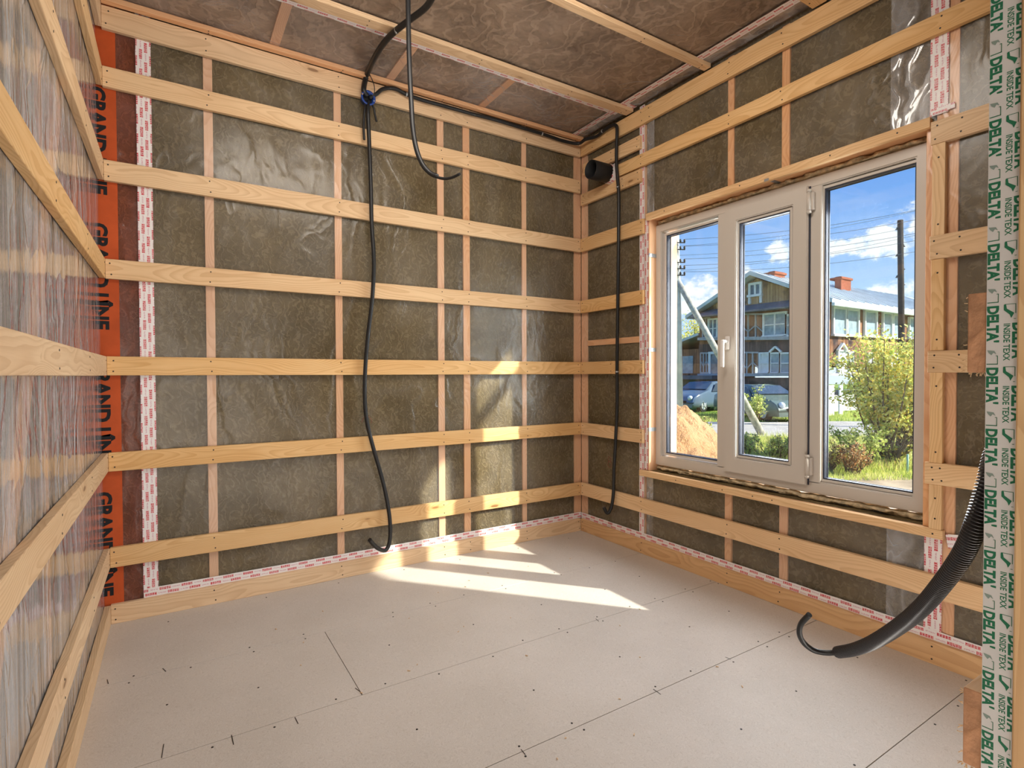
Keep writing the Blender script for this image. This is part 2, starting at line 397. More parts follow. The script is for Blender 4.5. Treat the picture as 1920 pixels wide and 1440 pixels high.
# ------------------------------------------------------------------ room numbers
W = 2.602
FILM_Y = .0225; STUD_Y = .027; WOOL_Y = .036
ZF = 2.672
LV = {1: (2.304, 2.390), 2: (1.906, 1.994), 3: (1.490, 1.574), 4: (1.075, 1.157), 5: (.662, .743), 6: (.245, .331), 7: (0.0, .083)}
YF = -2.654; XJ = -1.657      # face of the battens on the doorway wall, its cut end

def wool_panel(name, origin, ux, uz, n, w_, h, holes=(), mat=WOOL, thick=.14, res=.05, amp=.006):
    """slightly lumpy insulation face plus closed back; ux*u + uz*v, n = outward from the room"""
    bm = bmesh.new(); ux = Vector(ux); uz = Vector(uz); n = Vector(n); origin = Vector(origin)
    us = sorted({0, w_} | {a for h_ in holes for a in h_[:2]}); vs_ = sorted({0, h} | {a for h_ in holes for a in h_[2:]})
    def fill(arr):
        o = []
        for a, b in zip(arr, arr[1:]):
            k = max(1, round((b-a)/res)); o += [a+(b-a)*i/k for i in range(k)]
        return o+[arr[-1]]
    us = fill(us); vs_ = fill(vs_); G = {}
    def vert(i, j):
        if (i, j) not in G:
            p = origin + ux*us[i] + uz*vs_[j]
            edge = i in (0, len(us)-1) or j in (0, len(vs_)-1)
            d = 0 if edge else amp*noise.noise(p*4.0)
            G[(i, j)] = bm.verts.new(p + n*d)
        return G[(i, j)]
    for i in range(len(us)-1):
        for j in range(len(vs_)-1):
            cu, cv = (us[i]+us[i+1])/2, (vs_[j]+vs_[j+1])/2
            if any(a < cu < b and c < cv < d for a, b, c, d in holes): continue
            bm.faces.new((vert(i, j), vert(i+1, j), vert(i+1, j+1), vert(i, j+1))).smooth = True
    r = bmesh.ops.extrude_face_region(bm, geom=list(bm.faces))
    bmesh.ops.translate(bm, verts=[v for v in r['geom'] if isinstance(v, bmesh.types.BMVert)], vec=n*thick)
    bmesh.ops.recalc_face_normals(bm, faces=bm.faces)
    return obj(name, bm, mat, origin=origin)

# floor with its seams cut in as narrow grooves between the boards
def floor():
    bm = bmesh.new()
    ys = [.19, -.560, -1.090, -1.605, -2.160, -2.70, -3.3, -3.9, -4.5, -5.1]
    cross = {0: [-.62, -1.9], 1: [-1.837], 2: [-.5, -2.9], 3: [-1.4, -3.1], 4: [-2.2], 5: [-.9], 6: [-2.3], 7: [-1.2], 8: [-2.6]}
    cross[0] = []; cross[2] = []; cross[3] = []
    for i, (a, b) in enumerate(zip(ys, ys[1:])):
        xs = [.22] + cross.get(i, []) + [-3.6]
        for c, d in zip(xs, xs[1:]):
            box(bm, (d+.0011, b+.0011, -.02), (c-.0011, a-.0011, 0), .0006)
    box(bm, (-3.6, -5.1, -.12), (.22, .19, -.0195))
    o = tag(obj('floor', bm, FLOORM), 'pale fibre board subfloor screwed down in wide panels', None, kind='structure')
    rnd = random.Random(3); sc = bmesh.new()
    for yy in ys[:6]:
        for k in range(14):
            xx = .0 - k*.19 - rnd.uniform(0, .05)
            for s in (-.022, .022):
                if rnd.random() < .75 and yy+s < -.03 and xx > -2.58: c = (xx + rnd.uniform(-.01, .01), yy+s, .0004); bmesh.ops.create_cone(sc, cap_ends=True, segments=8, radius1=.0034, radius2=.0034, depth=.001, matrix=Matrix.Translation(c))
        for k in range(7):
            c = (-.2 - k*.37 + rnd.uniform(-.08, .08), yy-.27+rnd.uniform(-.03, .03), .0004)
            if c[0] > -2.58: bmesh.ops.create_cone(sc, cap_ends=True, segments=8, radius1=.0034, radius2=.0034, depth=.001, matrix=Matrix.Translation(c))
    obj('floor_screws', sc, SCREW, o)['kind'] = 'stuff'
    # faint pencil ticks and scratches of the layout
    mk = bmesh.new()
    for px, py, dx, dy in ((307, 1395, -4, 26), (434, 1378, 4, 18), (553, 1345, 6, 12), (1225, 1292, 14, 10), (1360, 1232, 10, 4), (1117, 1160, 6, 5), (985, 1415, -8, -10), (305, 1253, 6, 6), (203, 1282, -2, -8), (680, 1300, -14, -10)):
        a = on(2, .0006, px, py); b = on(2, .0006, px+dx, py+dy); beam(mk, a, b, .0022, .0006)
    obj('scratches', mk, SCREW, o)['kind'] = 'stuff'
    cr = bmesh.new()
    for k in range(46):
        c = Vector((rnd.uniform(-2.2, -.2), rnd.uniform(-2.5, -.3), .002)); d = Vector((rnd.uniform(-1, 1), rnd.uniform(-1, 1), 0)).normalized()
        obox(cr, c, d, d.cross(Vector((0, 0, 1))), Vector((0, 0, 1)), rnd.uniform(.004, .012), .003, .002)
    obj('wood_crumbs', cr, PINE, o)['kind'] = 'stuff'
floor()

# shell: insulation of the four walls and the ceiling
WY0, WY1, WZ0, WZ1 = -1.990, -.588, .500, 1.992     # rough window opening
tag(wool_panel('wall_back', (-W-.17, WOOL_Y, 0), (1, 0, 0), (0, 0, 1), (0, 1, 0), W+.17+.22, 2.75), None, None, kind='structure')
tag(wool_panel('wall_right', (WOOL_Y, .19, 0), (0, -1, 0), (0, 0, 1), (1, 0, 0), 5.3, 2.75,
    holes=[(.19-WY1, .19-WY0, WZ0, WZ1)], thick=.12), None, None, kind='structure')
tag(wool_panel('wall_left', (-W-WOOL_Y, .19, 0), (0, -1, 0), (0, 0, 1), (-1, 0, 0), 5.3, 2.75), None, None, kind='structure')
tag(wool_panel('ceiling', (-3.6, .19, ZF+.014), (1, 0, 0), (0, -1, 0), (0, 0, 1), 3.82, 5.3, mat=WOOL_C, amp=.008), None, None, kind='structure')
# outside sheathing of the window wall, with the same opening
SHEATH = plain('exterior_sheathing', (.55, .42, .26), .8, .1, var=.2)
bm = bmesh.new()
for a, b, c, d in ((.19, WY1, 0, 2.9), (WY0-.09, -5.2, 0, 2.9), (WY1, WY0, 0, WZ0), (WY1, WY0, WZ1, 2.9)): box(bm, (.192, b, c-.72 if c == 0 else c), (.222, a, d))
tag(obj('wall_right_sheathing', bm, SHEATH), None, None, kind='structure')
# doorway wall (the camera stands in its opening) and the hall behind it
bm = bmesh.new()
box(bm, (XJ+.002, -2.82, 0), (.03, YF-.028, 2.68)); tag(obj('wall_front', bm, WOOL), None, None, kind='structure')
bm = bmesh.new(); box(bm, (-3.6, -5.2, 0), (.03, -5.1, 2.75)); box(bm, (-3.7, -5.2, 0), (-3.6, -2.6, 2.75))
tag(obj('wall_hall', bm, plain('hall_boards', (.55, .42, .30), .8, .1, var=.2, scale=3)), None, None, kind='structure')

# ------------------------------------------------------------------ boards
SCREW_ME = None
def screw_at(parent, p, n, r=.0034):
    global SCREW_ME
    if SCREW_ME is None:
        b = bmesh.new(); bmesh.ops.create_cone(b, cap_ends=True, segments=10, radius1=1, radius2=.8, depth=.4)
        SCREW_ME = bpy.data.meshes.new('screw'); b.to_mesh(SCREW_ME); b.free(); SCREW_ME.materials.append(SCREW)
    o = bpy.data.objects.new('screw', SCREW_ME); COL.objects.link(o)
    mw = Matrix.Translation(p) @ Vector(n).to_track_quat('Z', 'Y').to_matrix().to_4x4() @ Matrix.Scale(r, 4)
    o.parent = parent; o.matrix_parent_inverse = world_of(parent).inverted(); o.matrix_world = mw
    loc, rot, sca = mw.decompose(); o.location = loc; o.rotation_euler = rot.to_euler(); o.scale = sca
    return o
def board(name, label, cat, a, b, width, thick, nrm, mat=PINE, group=None, screws=(), bev=.0015, parent=None, sag=.0):
    """a,b: ends of the board's centre line (on mid thickness); nrm: direction of its broad face"""
    a = Vector(a); b = Vector(b); ax = (b-a); L = ax.length; ax.normalize(); az = Vector(nrm).normalized(); ay = az.cross(ax)
    bm = bmesh.new(); box(bm, (-L/2, -width/2, -thick/2), (L/2, width/2, thick/2), bev)
    # split along the length and let the edges wander by a millimetre, as sawn boards do
    n = int(L/.25)
    for i in range(1, n+1):
        bmesh.ops.bisect_plane(bm, geom=list(bm.verts)+list(bm.edges)+list(bm.faces), plane_co=(-L/2+L*i/(n+1), 0, 0), plane_no=(1, 0, 0))
    sd = (a.x*7.1 + a.y*3.3 + a.z*5.7)
    for v in bm.verts: v.co.y += .0016*noise.noise(Vector((v.co.x*1.7+sd, sd, 0)))
    M = Matrix((ax, ay, az)).transposed().to_4x4(); M.translation = (a+b)/2
    o = obj(name, bm, mat, parent, M)
    if parent is None: tag(o, label, cat, group)
    for s in screws: # (t along metres from a, offset across)
        screw_at(o, a + ax*s[0] + ay*s[1] + az*(thick/2+.0004), az)
    return o
def pair(ts, wd): return [(t+random.uniform(-.006, .006), s*wd*.28) for t in ts for s in (1, -1)]
ORDB = {1: 'second down from the ceiling', 2: 'third down from the ceiling', 3: 'fourth down from the ceiling', 4: 'at eye level, fifth down from the ceiling', 5: 'third up from the floor', 6: 'second up from the floor, above the baseboard'}
BS = [-2.209, -1.615, -1.027, -.858, -.442, -.012]      # studs of the back wall
T = .022
for k, (z0, z1) in LV.items():
    sx = pair([x_ + W for x_ in [-W+.02] + BS[:-1] + [-.018]], z1-z0)
    if k == 7:
        board('baseboard_back', None, None, (-W, T/2, (z0+z1)/2), (0, T/2, (z0+z1)/2), z1-z0, T, (0, -1, 0), PINE, screws=sx)['kind'] = 'structure'
    else:
        board('wall_batten', f'long pine batten across the back wall, {ORDB[k]}', 'batten', (-W, T/2, (z0+z1)/2), (0, T/2, (z0+z1)/2), z1-z0, T, (0, -1, 0), PINE, 'battens across the back wall', sx)
board('wall_batten', 'topmost pine batten of the back wall, tight under the ceiling with cable clipped along it', 'batten', (-W, T/2, 2.598), (0, T/2, 2.598), .096, T, (0, -1, 0), PINE, 'battens across the back wall', pair([.02, .39, .99, 1.57, 1.74, 2.16, 2.58], .096))
# left wall battens run towards the camera
for k, (z0, z1) in LV.items():
    a = (-W-T/2, 0+.0, (z0+z1)/2); b = (-W-T/2, -3.4, (z0+z1)/2)
    sx = pair([.02, .55, 1.14, 1.72, 2.3], z1-z0)
    if k == 7:
        board('baseboard_left', None, None, b, a, z1-z0, T, (1, 0, 0), PINE)['kind'] = 'structure'
    else:
        board('wall_batten', f'pine batten on the left wall, {ORDB[k]}', 'batten', a, b, z1-z0, T, (1, 0, 0), PINE, 'battens along the left wall', sx)
board('wall_batten', 'topmost pine batten on the left wall, against the ceiling', 'batten', (-W-T/2, 0, 2.598), (-W-T/2, -3.4, 2.598), .096, T, (1, 0, 0), PINE, 'battens along the left wall')
# window wall
RY = -.575
def rb(label, y0, y1, z0, z1, mat=PINE, ts=(), group='battens on the window wall', name='wall_batten', x=T/2, th=T):
    return board(name, label, 'batten', (x, y0, (z0+z1)/2), (x, y1, (z0+z1)/2), z1-z0, th, (-1, 0, 0), mat, group, pair([abs(t-y0) for t in ts], z1-z0))
b_ = board('baseboard_right', None, None, (T/2, 0, .0415), (T/2, YF, .0415), .083, T, (-1, 0, 0), PINE_BOLD, screws=pair([.02, .56, 1.15, 1.43, 2.03], .083)); b_['kind'] = 'structure'
rb('long low pine batten under the window, just above the baseboard', 0, YF, .245, .331, PINE, (-.02, -.56, -1.15, -1.43, -2.04, -2.3))
rb('topmost pine batten of the window wall, tight under the ceiling', 0, YF, 2.550, 2.643, PINE, (-.12, -.56, -.62, -1.15, -1.43, -2.03))
rb('long pine batten above the window that starts beside the black duct', -.36, YF, 2.304, 2.378, PINE, (-.56, -1.15, -1.43, -2.03))
rb('short batten above the duct, between it and the topmost batten', -.025, -.548, 2.415, 2.492, PINE, (-.3, -.53))
rb('short pine batten directly below the black duct', -.0, -.552, 2.218, 2.294, PINE, (-.02, -.4, -.53))
rb('short pine batten left of the window, level with the window top', 0, RY, 1.906, 1.994, PINE, (-.02, -.56))
rb('short batten left of the window, second from the window top', 0, RY, 1.490, 1.574, PINE, (-.02, -.56))
rb('short pine batten left of the window at handle height', 0, RY, 1.075, 1.157, PINE, (-.02, -.3, -.56))
rb('lowest short pine batten left of the window, near sill height', 0, RY, .662, .743, PINE, (-.02, -.56))
rb('short pine batten right of the window, level with the window top', -2.006, YF, 1.908, 1.992, PINE, (-2.026, -2.1))
rb('short batten right of the window, second from the window top', -2.006, YF, 1.490, 1.576, PINE, (-2.026, -2.1))
rb('short pine batten right of the window, partly behind the raw cut block', -2.004, YF, 1.077, 1.157, PINE, (-2.022, -2.1))
rb('lowest short pine batten right of the window, partly behind the corrugated conduit', -1.998, YF, .665, .745, PINE, (-2.02, -2.05))
for z0, z1, lab in ((.500, .665, 'lowest, by the sill corner'), (.745, 1.077, 'beside its lower half'), (1.157, 1.490, 'beside its upper half'), (1.576, 1.908, 'at the top corner')):
    board('upright_batten', f'short upright batten right of the window, {lab}', 'batten', (T/2+.001, -2.031, z0), (T/2+.001, -2.031, z1), .040, T-.002, (-1, 0, 0), PINE, 'upright battens right of the window', [(.04, 0), (z1-z0-.05, 0)])
board('lintel_batten', 'narrow pine batten over the top of the window', 'batten', (T/2, -.598, 1.995), (T/2, -2.004, 1.995), .038, T, (-1, 0, 0), PINE, None, [(.14, 0), (.62, 0), (1.05, 0), (1.3, 0)])
board('sill_batten', 'narrow pine batten under the window sill', 'batten', (T/2, -.545, .483), (T/2, -2.056, .483), .034, T, (-1, 0, 0), PINE, None, [(.28, 0), (.58, 0), (.75, 0), (.85, 0), (1.48, 0)])
# rough opening: jamb studs, header and sill plank lining the hole
def frameboard(name, label, lo, hi, axis, mat=PINE_WARM, cat='stud', bev=.001):
    lo = Vector(lo); hi = Vector(hi); c = (lo+hi)/2; d = hi-lo
    ax = Vector([1.0 if i == axis else 0 for i in range(3)]); az = Vector((0, -1, 0)) if axis != 1 and d.x >= d.y else Vector((-1, 0, 0))
    if axis == 1: az = Vector((-1, 0, 0))
    ay = az.cross(ax); ext = lambda v: abs(v.x)*d.x + abs(v.y)*d.y + abs(v.z)*d.z
    bm = bmesh.new(); L, w_, t_ = ext(ax), ext(ay), ext(az); box(bm, (-L/2, -w_/2, -t_/2), (L/2, w_/2, t_/2), bev)
    M = Matrix((ax, ay, az)).transposed().to_4x4(); M.translation = c
    return tag(obj(name, bm, mat, None, M), label, cat)
frameboard('jamb_stud', 'rough timber jamb on the left side of the window opening', (.0235, -.604, .500), (.262, -.575, 1.993), 2)
frameboard('jamb_stud', 'rough timber jamb on the right side of the window opening', (.0235, -2.014, .500), (.200, -1.985, 1.993), 2)
frameboard('window_header', 'rough timber header lining the top of the window opening', (.0235, -1.985, 1.985), (.225, -.604, 2.02), 1)
frameboard('rough_sill', 'raw timber plank lining the bottom of the window opening, dusted with foam crumbs', (.0235, -1.985, .470), (.225, -.604, .499), 1)

# studs seen through the film
for i, (x0, x1, lab) in enumerate(((-2.228, -2.190, 'leftmost, beside the taped film edge'), (-1.634, -1.597, 'behind the long hanging cable'), (-1.047, -1.006, 'left one of the close pair'), (-.880, -.836, 'right one of the close pair'), (-.459, -.426, 'last before the corner'), (-.034, .0245, 'in the corner by the window wall'))):
    frameboard('wall_stud', f'pinkish stud behind the film of the back wall, {lab}', (x0, STUD_Y, .02), (x1, .14, 2.665), 2)
for y0, y1, z0, z1, lab in ((-.036, .0245, .02, 2.665, 'in the corner beside the back wall'), (-.574, -.524, .02, 2.665, 'left of the window from floor to ceiling'), (-1.165, -1.131, 2.022, 2.665, 'short one above the window, nearer the corner'), (-1.454, -1.417, 2.022, 2.665, 'short one above the window, nearer the doorway'), (-1.160, -1.121, .02, .468, 'short one below the window, nearer the corner'), (-1.455, -1.415, .02, .468, 'short one below the window, nearer the doorway'), (-2.082, -2.016, .02, 2.665, 'right of the window from floor to ceiling')):
    frameboard('wall_stud', f'stud behind the window wall film, {lab}', (STUD_Y, y0, z0), (.14, y1, z1), 2)
frameboard('nogging', 'horizontal timber nogging behind the film left of the window', (STUD_Y, -.522, 1.266), (.1, -.038, 1.303), 1)
for y0, lab in ((-.57, 'nearest the back corner'), (-1.16, 'in the middle of the wall'), (-1.75, 'nearest the viewer')):
    frameboard('wall_stud', f'timber stud behind the streaky film of the left wall, {lab}', (-W-.14, y0, .02), (-W-STUD_Y, y0+.04, 2.665), 2)
a = Vector((-W-.031, -.80, 2.0)); b = Vector((-W-.031, -1.75, .35)); beam_bm = bmesh.new(); beam(beam_bm, a, b, .10, .010, up=Vector((1, 0, 0)))
br = obj('reflection_slat', beam_bm, PINE_WARM, origin=(a+b)/2)  # added board imitating an orange slanting reflection in the film
tag(br, 'slanting timber brace added behind the left wall film in place of an orange reflection', 'slat')
# ceiling joists seen through the film, above the strip next to the back wall
for xc, lab in ((-1.926, 'nearest the left wall'), (-1.346, 'above the junction box'), (-.778, 'nearest the window wall')):
    frameboard('ceiling_joist', f'timber joist behind the ceiling film, {lab}', (xc-.022, -.43, ZF+.004), (xc+.022, .02, ZF+.12), 1, cat='joist')
# ceiling battens
def cb(label, yc, wd, th=T, x1=0.0):
    return board('ceiling_batten', label, 'batten', (-W, yc, 2.650+th/2), (x1, yc, 2.650+th/2), wd, th, (0, 0, -1), PINE_WARM if yc > -.1 else PINE, 'battens across the ceiling', pair([.4, 1.0, 1.57, 2.14, 2.55], wd))
cb('ceiling batten along the top of the back wall', -.016, .034)
cb('ceiling batten next to the long taped seam, nearest the back wall', -.466, .062)
cb('ceiling batten in the middle of the picture top, second from the back wall', -1.027, .042)
cb('ceiling batten cut off by the top of the picture, third from the back wall', -1.60, .062)
cb('ceiling batten overhead, nearest the doorway', -2.15, .062)

# ------------------------------------------------------------------ films
def film(name, origin, ux, uz, n, w_, h, mat, holes=(), amp=.0022, res=.04, parent=None, fold=3.0):
    bm = bmesh.new(); ux = Vector(ux); uz = Vector(uz); n = Vector(n); origin = Vector(origin)
    us = sorted({0, w_} | {a for q in holes for a in q[:2]}); vs_ = sorted({0, h} | {a for q in holes for a in q[2:]})
    def fill(arr):
        o = []
        for a, b in zip(arr, arr[1:]):
            k = max(1, round((b-a)/res)); o += [a+(b-a)*i/k for i in range(k)]
        return o+[arr[-1]]
    us = fill(us); vs_ = fill(vs_); G = {}
    def vert(i, j):
        if (i, j) not in G:
            p = origin + ux*us[i] + uz*vs_[j]; q = Vector((p.x*fold, p.y*fold, p.z*fold*.4))
            d = amp*(noise.noise(q)+.4*noise.noise(q*2.7)); G[(i, j)] = bm.verts.new(p + n*max(-.002, min(.0035, d)))
        return G[(i, j)]
    for i in range(len(us)-1):
        for j in range(len(vs_)-1):
            cu, cv = (us[i]+us[i+1])/2, (vs_[j]+vs_[j+1])/2
            if any(a < cu < b and c < cv < d for a, b, c, d in holes): continue
            bm.faces.new((vert(i, j), vert(i+1, j), vert(i+1, j+1), vert(i, j+1))).smooth = True
    return obj(name, bm, mat, parent, origin=origin)
fy = FILM_Y+.0005
f1 = tag(film('vapour_film', (-2.455, fy, .0), (1, 0, 0), (0, 0, 1), (0, 1, 0), 2.455+.02, ZF, FILM), 'clear plastic vapour film stretched over the back wall', 'plastic film')
f2 = tag(film('vapour_film', (-W-.03, fy, .0), (1, 0, 0), (0, 0, 1), (0, 1, 0), .20, ZF, FILM_PINK), 'pink tinted film lap at the left end of the back wall', 'plastic film')
f3 = tag(film('vapour_film', (fy, .02, .0), (0, -1, 0), (0, 0, 1), (1, 0, 0), 2.68, ZF, FILM, holes=[(.02+.60, .02+1.987, .498, 1.985)]), 'clear wrinkled plastic vapour film around the window', 'plastic film')
film('film_lap', (fy-.0006, -1.865, 2.015), (0, -1, 0), (0, 0, 1), (1, 0, 0), .135, ZF-2.015, FILM_FLAP, parent=f3, amp=.0)
film('film_lap', (fy-.0006, -1.865, .0), (0, -1, 0), (0, 0, 1), (1, 0, 0), .135, .465, FILM_FLAP, parent=f3, amp=.0)
film('film_lap', (fy-.0006, -.588, 2.015), (0, -1, 0), (0, 0, 1), (1, 0, 0), .055, ZF-2.015, FILM_FLAP, parent=f3, amp=.0)
film('film_lap', (fy-.0006, -.588, .0), (0, -1, 0), (0, 0, 1), (1, 0, 0), .05, .465, FILM_FLAP, parent=f3, amp=.0)
f4 = tag(film('vapour_film', (-W-fy, .02, .0), (0, -1, 0), (0, 0, 1), (-1, 0, 0), 3.5, ZF, FILM_LEFT), 'shiny vertically streaked plastic film over the left wall', 'plastic film')
f5 = tag(film('vapour_film', (-W-.02, .02, ZF), (1, 0, 0), (0, -1, 0), (0, 0, 1), W+.04, .47, FILM_CEIL, amp=.001), 'greyish plastic film on the ceiling strip along the back wall', 'plastic film')
f6 = tag(film('vapour_film', (-W-.02, -.44, ZF+.003), (1, 0, 0), (0, -1, 0), (0, 0, 1), W+.04, 2.4, film_mat('main_ceiling_film', .05, .7, rough=.3, foldscale=3, bump=.4, tint=(.97, .95, .94), hazecol=(.6, .5, .45)), amp=.001), 'clear plastic film under the brown ceiling insulation', 'plastic film')
film('film_lap', (-.06, -.02, ZF-.001), (1, 0, 0), (0, -1, 0), (0, 0, 1), .06, 2.2, FILM_FLAP, parent=f6, amp=.0)

# orange printed strip with lettering, in the left end of the back wall
st = tag(obj('printed_film_strip', bx((-W-.03, FILM_Y-.0012, .0), (-2.556, FILM_Y-.0006, ZF)), ORANGE, origin=Vector((-2.585, FILM_Y-.001, 0))), 'orange film strip with black lettering in the left corner of the back wall', 'film strip')
for i in range(5):
    z_top = 1.150 + (2-i)*.577
    bm = bmesh.new(); text_mesh(bm, 'GRAND L\u00ceNE', (-2.646, FILM_Y-.0014, z_top), (0, 0, -1), (1, 0, 0), .074, .0003, bold=.045, fit=.455)
    if bm.verts: obj('lettering', bm, BLACK_INK, st)
    else: bm.free()

# ------------------------------------------------------------------ tapes
def tape(label, a, b, wd, nrm, parent=None, thick=.0005, name='sealing_tape'):
    a = Vector(a); b = Vector(b); ax = b-a; L = ax.length; ax.normalize(); az = Vector(nrm).normalized(); ay = az.cross(ax)
    bm = bmesh.new(); n = max(2, int(L/.03)); sd = a.x*5+a.y*9+a.z*3
    top, bot = [], []
    for i in range(n+1):
        u = -L/2+L*i/n; j = .0016*noise.noise(Vector((u*30, sd, 0))); k = .0016*noise.noise(Vector((u*30, sd, 7)))
        top.append((u, wd/2+j)); bot.append((u, -wd/2+k))
    extrude_poly(bm, [Vector((p[0], p[1], -thick/2)) for p in bot] + [Vector((p[0], p[1], -thick/2)) for p in reversed(top)], (0, 0, thick))
    bmesh.ops.triangulate(bm, faces=[f for f in bm.faces if len(f.verts) > 4])
    M = Matrix((ax, ay, az)).transposed().to_4x4(); M.translation = (a+b)/2
    o = obj(name, bm, TAPE, parent, M)
    if parent is None: tag(o, label, 'tape', 'white and red sealing tapes')
    return o
ty = FILM_Y-.0022
tape('upright white and red tape down the left end of the back wall', (-2.457, ty, .06), (-2.457, ty, 2.67), .056, (0, -1, 0))
tape('white and red tape along the foot of the back wall', (-2.484, ty-.0006, .103), (.018, ty-.0006, .103), .040, (0, -1, 0))
tape('white and red tape along the foot of the window wall', (ty-.0006, .018, .100), (ty-.0006, -2.65, .100), .040, (-1, 0, 0))
tape('upright white and red tape left of the window', (ty, -.549, .06), (ty, -.549, 2.67), .040, (-1, 0, 0))
tape('thin white and red tape folded round the left window jamb', (ty, -.586, .505), (ty, -.586, 1.985), .026, (-1, 0, 0))
tape('upright white and red tape above the right end of the window', (ty, -2.024, 2.02), (ty, -2.024, 2.67), .056, (-1, 0, 0))
tape('upright white and red tape below the right end of the window', (ty, -2.020, .06), (ty, -2.020, .468), .056, (-1, 0, 0))
tape('small piece of white and red tape at the lower right corner of the window', (ty-.0012, -2.062, .462), (ty-.0012, -2.108, .470), .050, (-1, 0, 0))
tape('small cross piece of tape on top of the upright tape above the window', (ty-.0012, -1.998, 2.035), (ty-.0012, -2.072, 2.035), .022, (-1, 0, 0))
tape('white and red tape along the ceiling seam beside the batten', (-W, -.404, ZF-.0025), (-.04, -.404, ZF-.0025), .052, (0, 0, -1))
tape('white and red tape across the ceiling close to the window wall, by the back corner', (-.078, -.03, ZF-.003), (-.078, -.43, ZF-.003), .040, (0, 0, -1))
tape('white and red tape across the ceiling close to the window wall, beyond the first batten', (-.088, -.50, ZF-.003), (-.088, -2.2, ZF-.003), .046, (0, 0, -1))
tape('short white and red tape on the ceiling between batten and window wall', (-.10, -.512, ZF-.0035), (.0, -.512, ZF-.0035), .03, (0, 0, -1))

# ------------------------------------------------------------------ window
win = empty('window_1', (.115, -1.286, .533)); win['kind'] = 'structure'
FX0, FX1 = .080, .150
def ring(bm, x0, x1, ya, yb, za, zb, t, tb=None, tt=None, bev=.003):
    """rectangular frame of four mitred-looking members (ya<yb)"""
    tb = tb or t; tt = tt or t
    o = [(ya, za), (yb, za), (yb, zb), (ya, zb)]; i = [(ya+t, za+tb), (yb-t, za+tb), (yb-t, zb-tt), (ya+t, zb-tt)]
    vo = [[bm.verts.new((x, y, z)) for y, z in o] for x in (x0, x1)]; vi = [[bm.verts.new((x, y, z)) for y, z in i] for x in (x0, x1)]
    fs = []
    for k in range(4):
        l = (k+1) % 4
        fs += [bm.faces.new((vo[0][k], vo[0][l], vi[0][l], vi[0][k])), bm.faces.new((vo[1][l], vo[1][k], vi[1][k], vi[1][l])),
               bm.faces.new((vo[0][l], vo[0][k], vo[1][k], vo[1][l])), bm.faces.new((vi[0][k], vi[0][l], vi[1][l], vi[1][k]))]
    bmesh.ops.recalc_face_normals(bm, faces=fs)
    es = {e for f in fs for e in f.edges if len(e.link_faces) == 2 and e.calc_face_angle(0) > .5}
    bmesh.ops.bevel(bm, geom=list(es), offset=bev, segments=2, affect='EDGES')
    return bm
# outer frame
YA, YB, ZA, ZB = -1.976, -.596, .533, 1.955
bm = ring(bmesh.new(), FX0, FX1, YA, YB, ZA, ZB, .046, tb=.056, tt=.046, bev=.004); obj('window_frame', bm, PVC, win)
obj('mullion', bx((FX0, -1.124, ZA+.045), (FX1, -1.032, ZB-.04), .004), PVC, win)
obj('mullion', bx((FX0, -1.572, ZA+.045), (FX1, -1.508, ZB-.04), .004), PVC, win)
def glazing(ya, yb, za, zb, x0, x1, parent):
    b = ring(bmesh.new(), x0+.014, x1-.01, ya-.004, yb+.004, za-.004, zb+.004, .012, bev=.001); obj('glazing_bead', b, PVC, parent)
    for xx in (x0+.020, x1-.022):
        gk = ring(bmesh.new(), xx-.001, xx+.005, ya+.005, yb-.005, za+.005, zb-.005, .0085, bev=.0004); obj('gasket', gk, GASKET, parent)
    sp = ring(bmesh.new(), x0+.028, x1-.030, ya+.004, yb-.004, za+.004, zb-.004, .009, bev=.0004); obj('spacer_bar', sp, GASKET, parent)
    for xx in (x0+.024, x1-.026): obj('pane', bx((xx, ya+.003, za+.003), (xx+.003, yb-.003, zb-.003)), GLASS, parent)
glazing(-1.034, -.660, .600, 1.893, FX0, FX1, win)     # left fixed light
glazing(-1.934, -1.568, .594, 1.902, FX0, FX1, win)    # right fixed light
# opening sash in the middle, a little proud of the frame
sash = obj('sash', ring(bmesh.new(), FX0-.016, FX1-.012, -1.518, -1.084, ZA+.033, ZB-.035, .070, tb=.078, tt=.070, bev=.004), PVC, win)
glazing(-1.436, -1.152, .650, 1.844, FX0-.016, FX1-.012, win)
obj('gap_shade', bx((FX0-.0035, -1.5245, ZA+.036), (FX0-.0002, -1.5182, ZB-.038)), GASKET, sash)  # dark strip standing in for the shade of the gap beside the sash
# hinges on the right edge of the sash
for zc in (.655, 1.845):
    hb = bmesh.new(); tube(hb, [Vector((FX0-.022, -1.527, zc-.045)), Vector((FX0-.022, -1.527, zc+.045))], .0085, 12)
    for q in (-.047, .047): tube(hb, [Vector((FX0-.022, -1.527, zc+q-.006)), Vector((FX0-.022, -1.527, zc+q+.006))], .0105, 12)
    box(hb, (FX0-.018, -1.545, zc-.04), (FX0-.0, -1.522, zc+.04), .002); obj('hinge', hb, PVC, win)
# handle on the left stile of the sash
hx = FX0-.016; hy = -1.110; hz = 1.232
hd = obj('window_handle', bx((hx-.010, hy-.014, hz-.036), (hx, hy+.014, hz+.036), .004), PVC_HANDLE, win)
hb = bmesh.new(); tube(hb, spline([(hx-.008, hy, hz+.008), (hx-.034, hy, hz+.008), (hx-.044, hy, hz-.002)], 5), .0085, 12)
obj('handle_neck', hb, PVC_HANDLE, hd)
hb = bmesh.new(); box(hb, (hx-.052, hy-.0095, hz-.125), (hx-.039, hy+.0095, hz+.016), .004); obj('handle_lever', hb, PVC_HANDLE, hd)
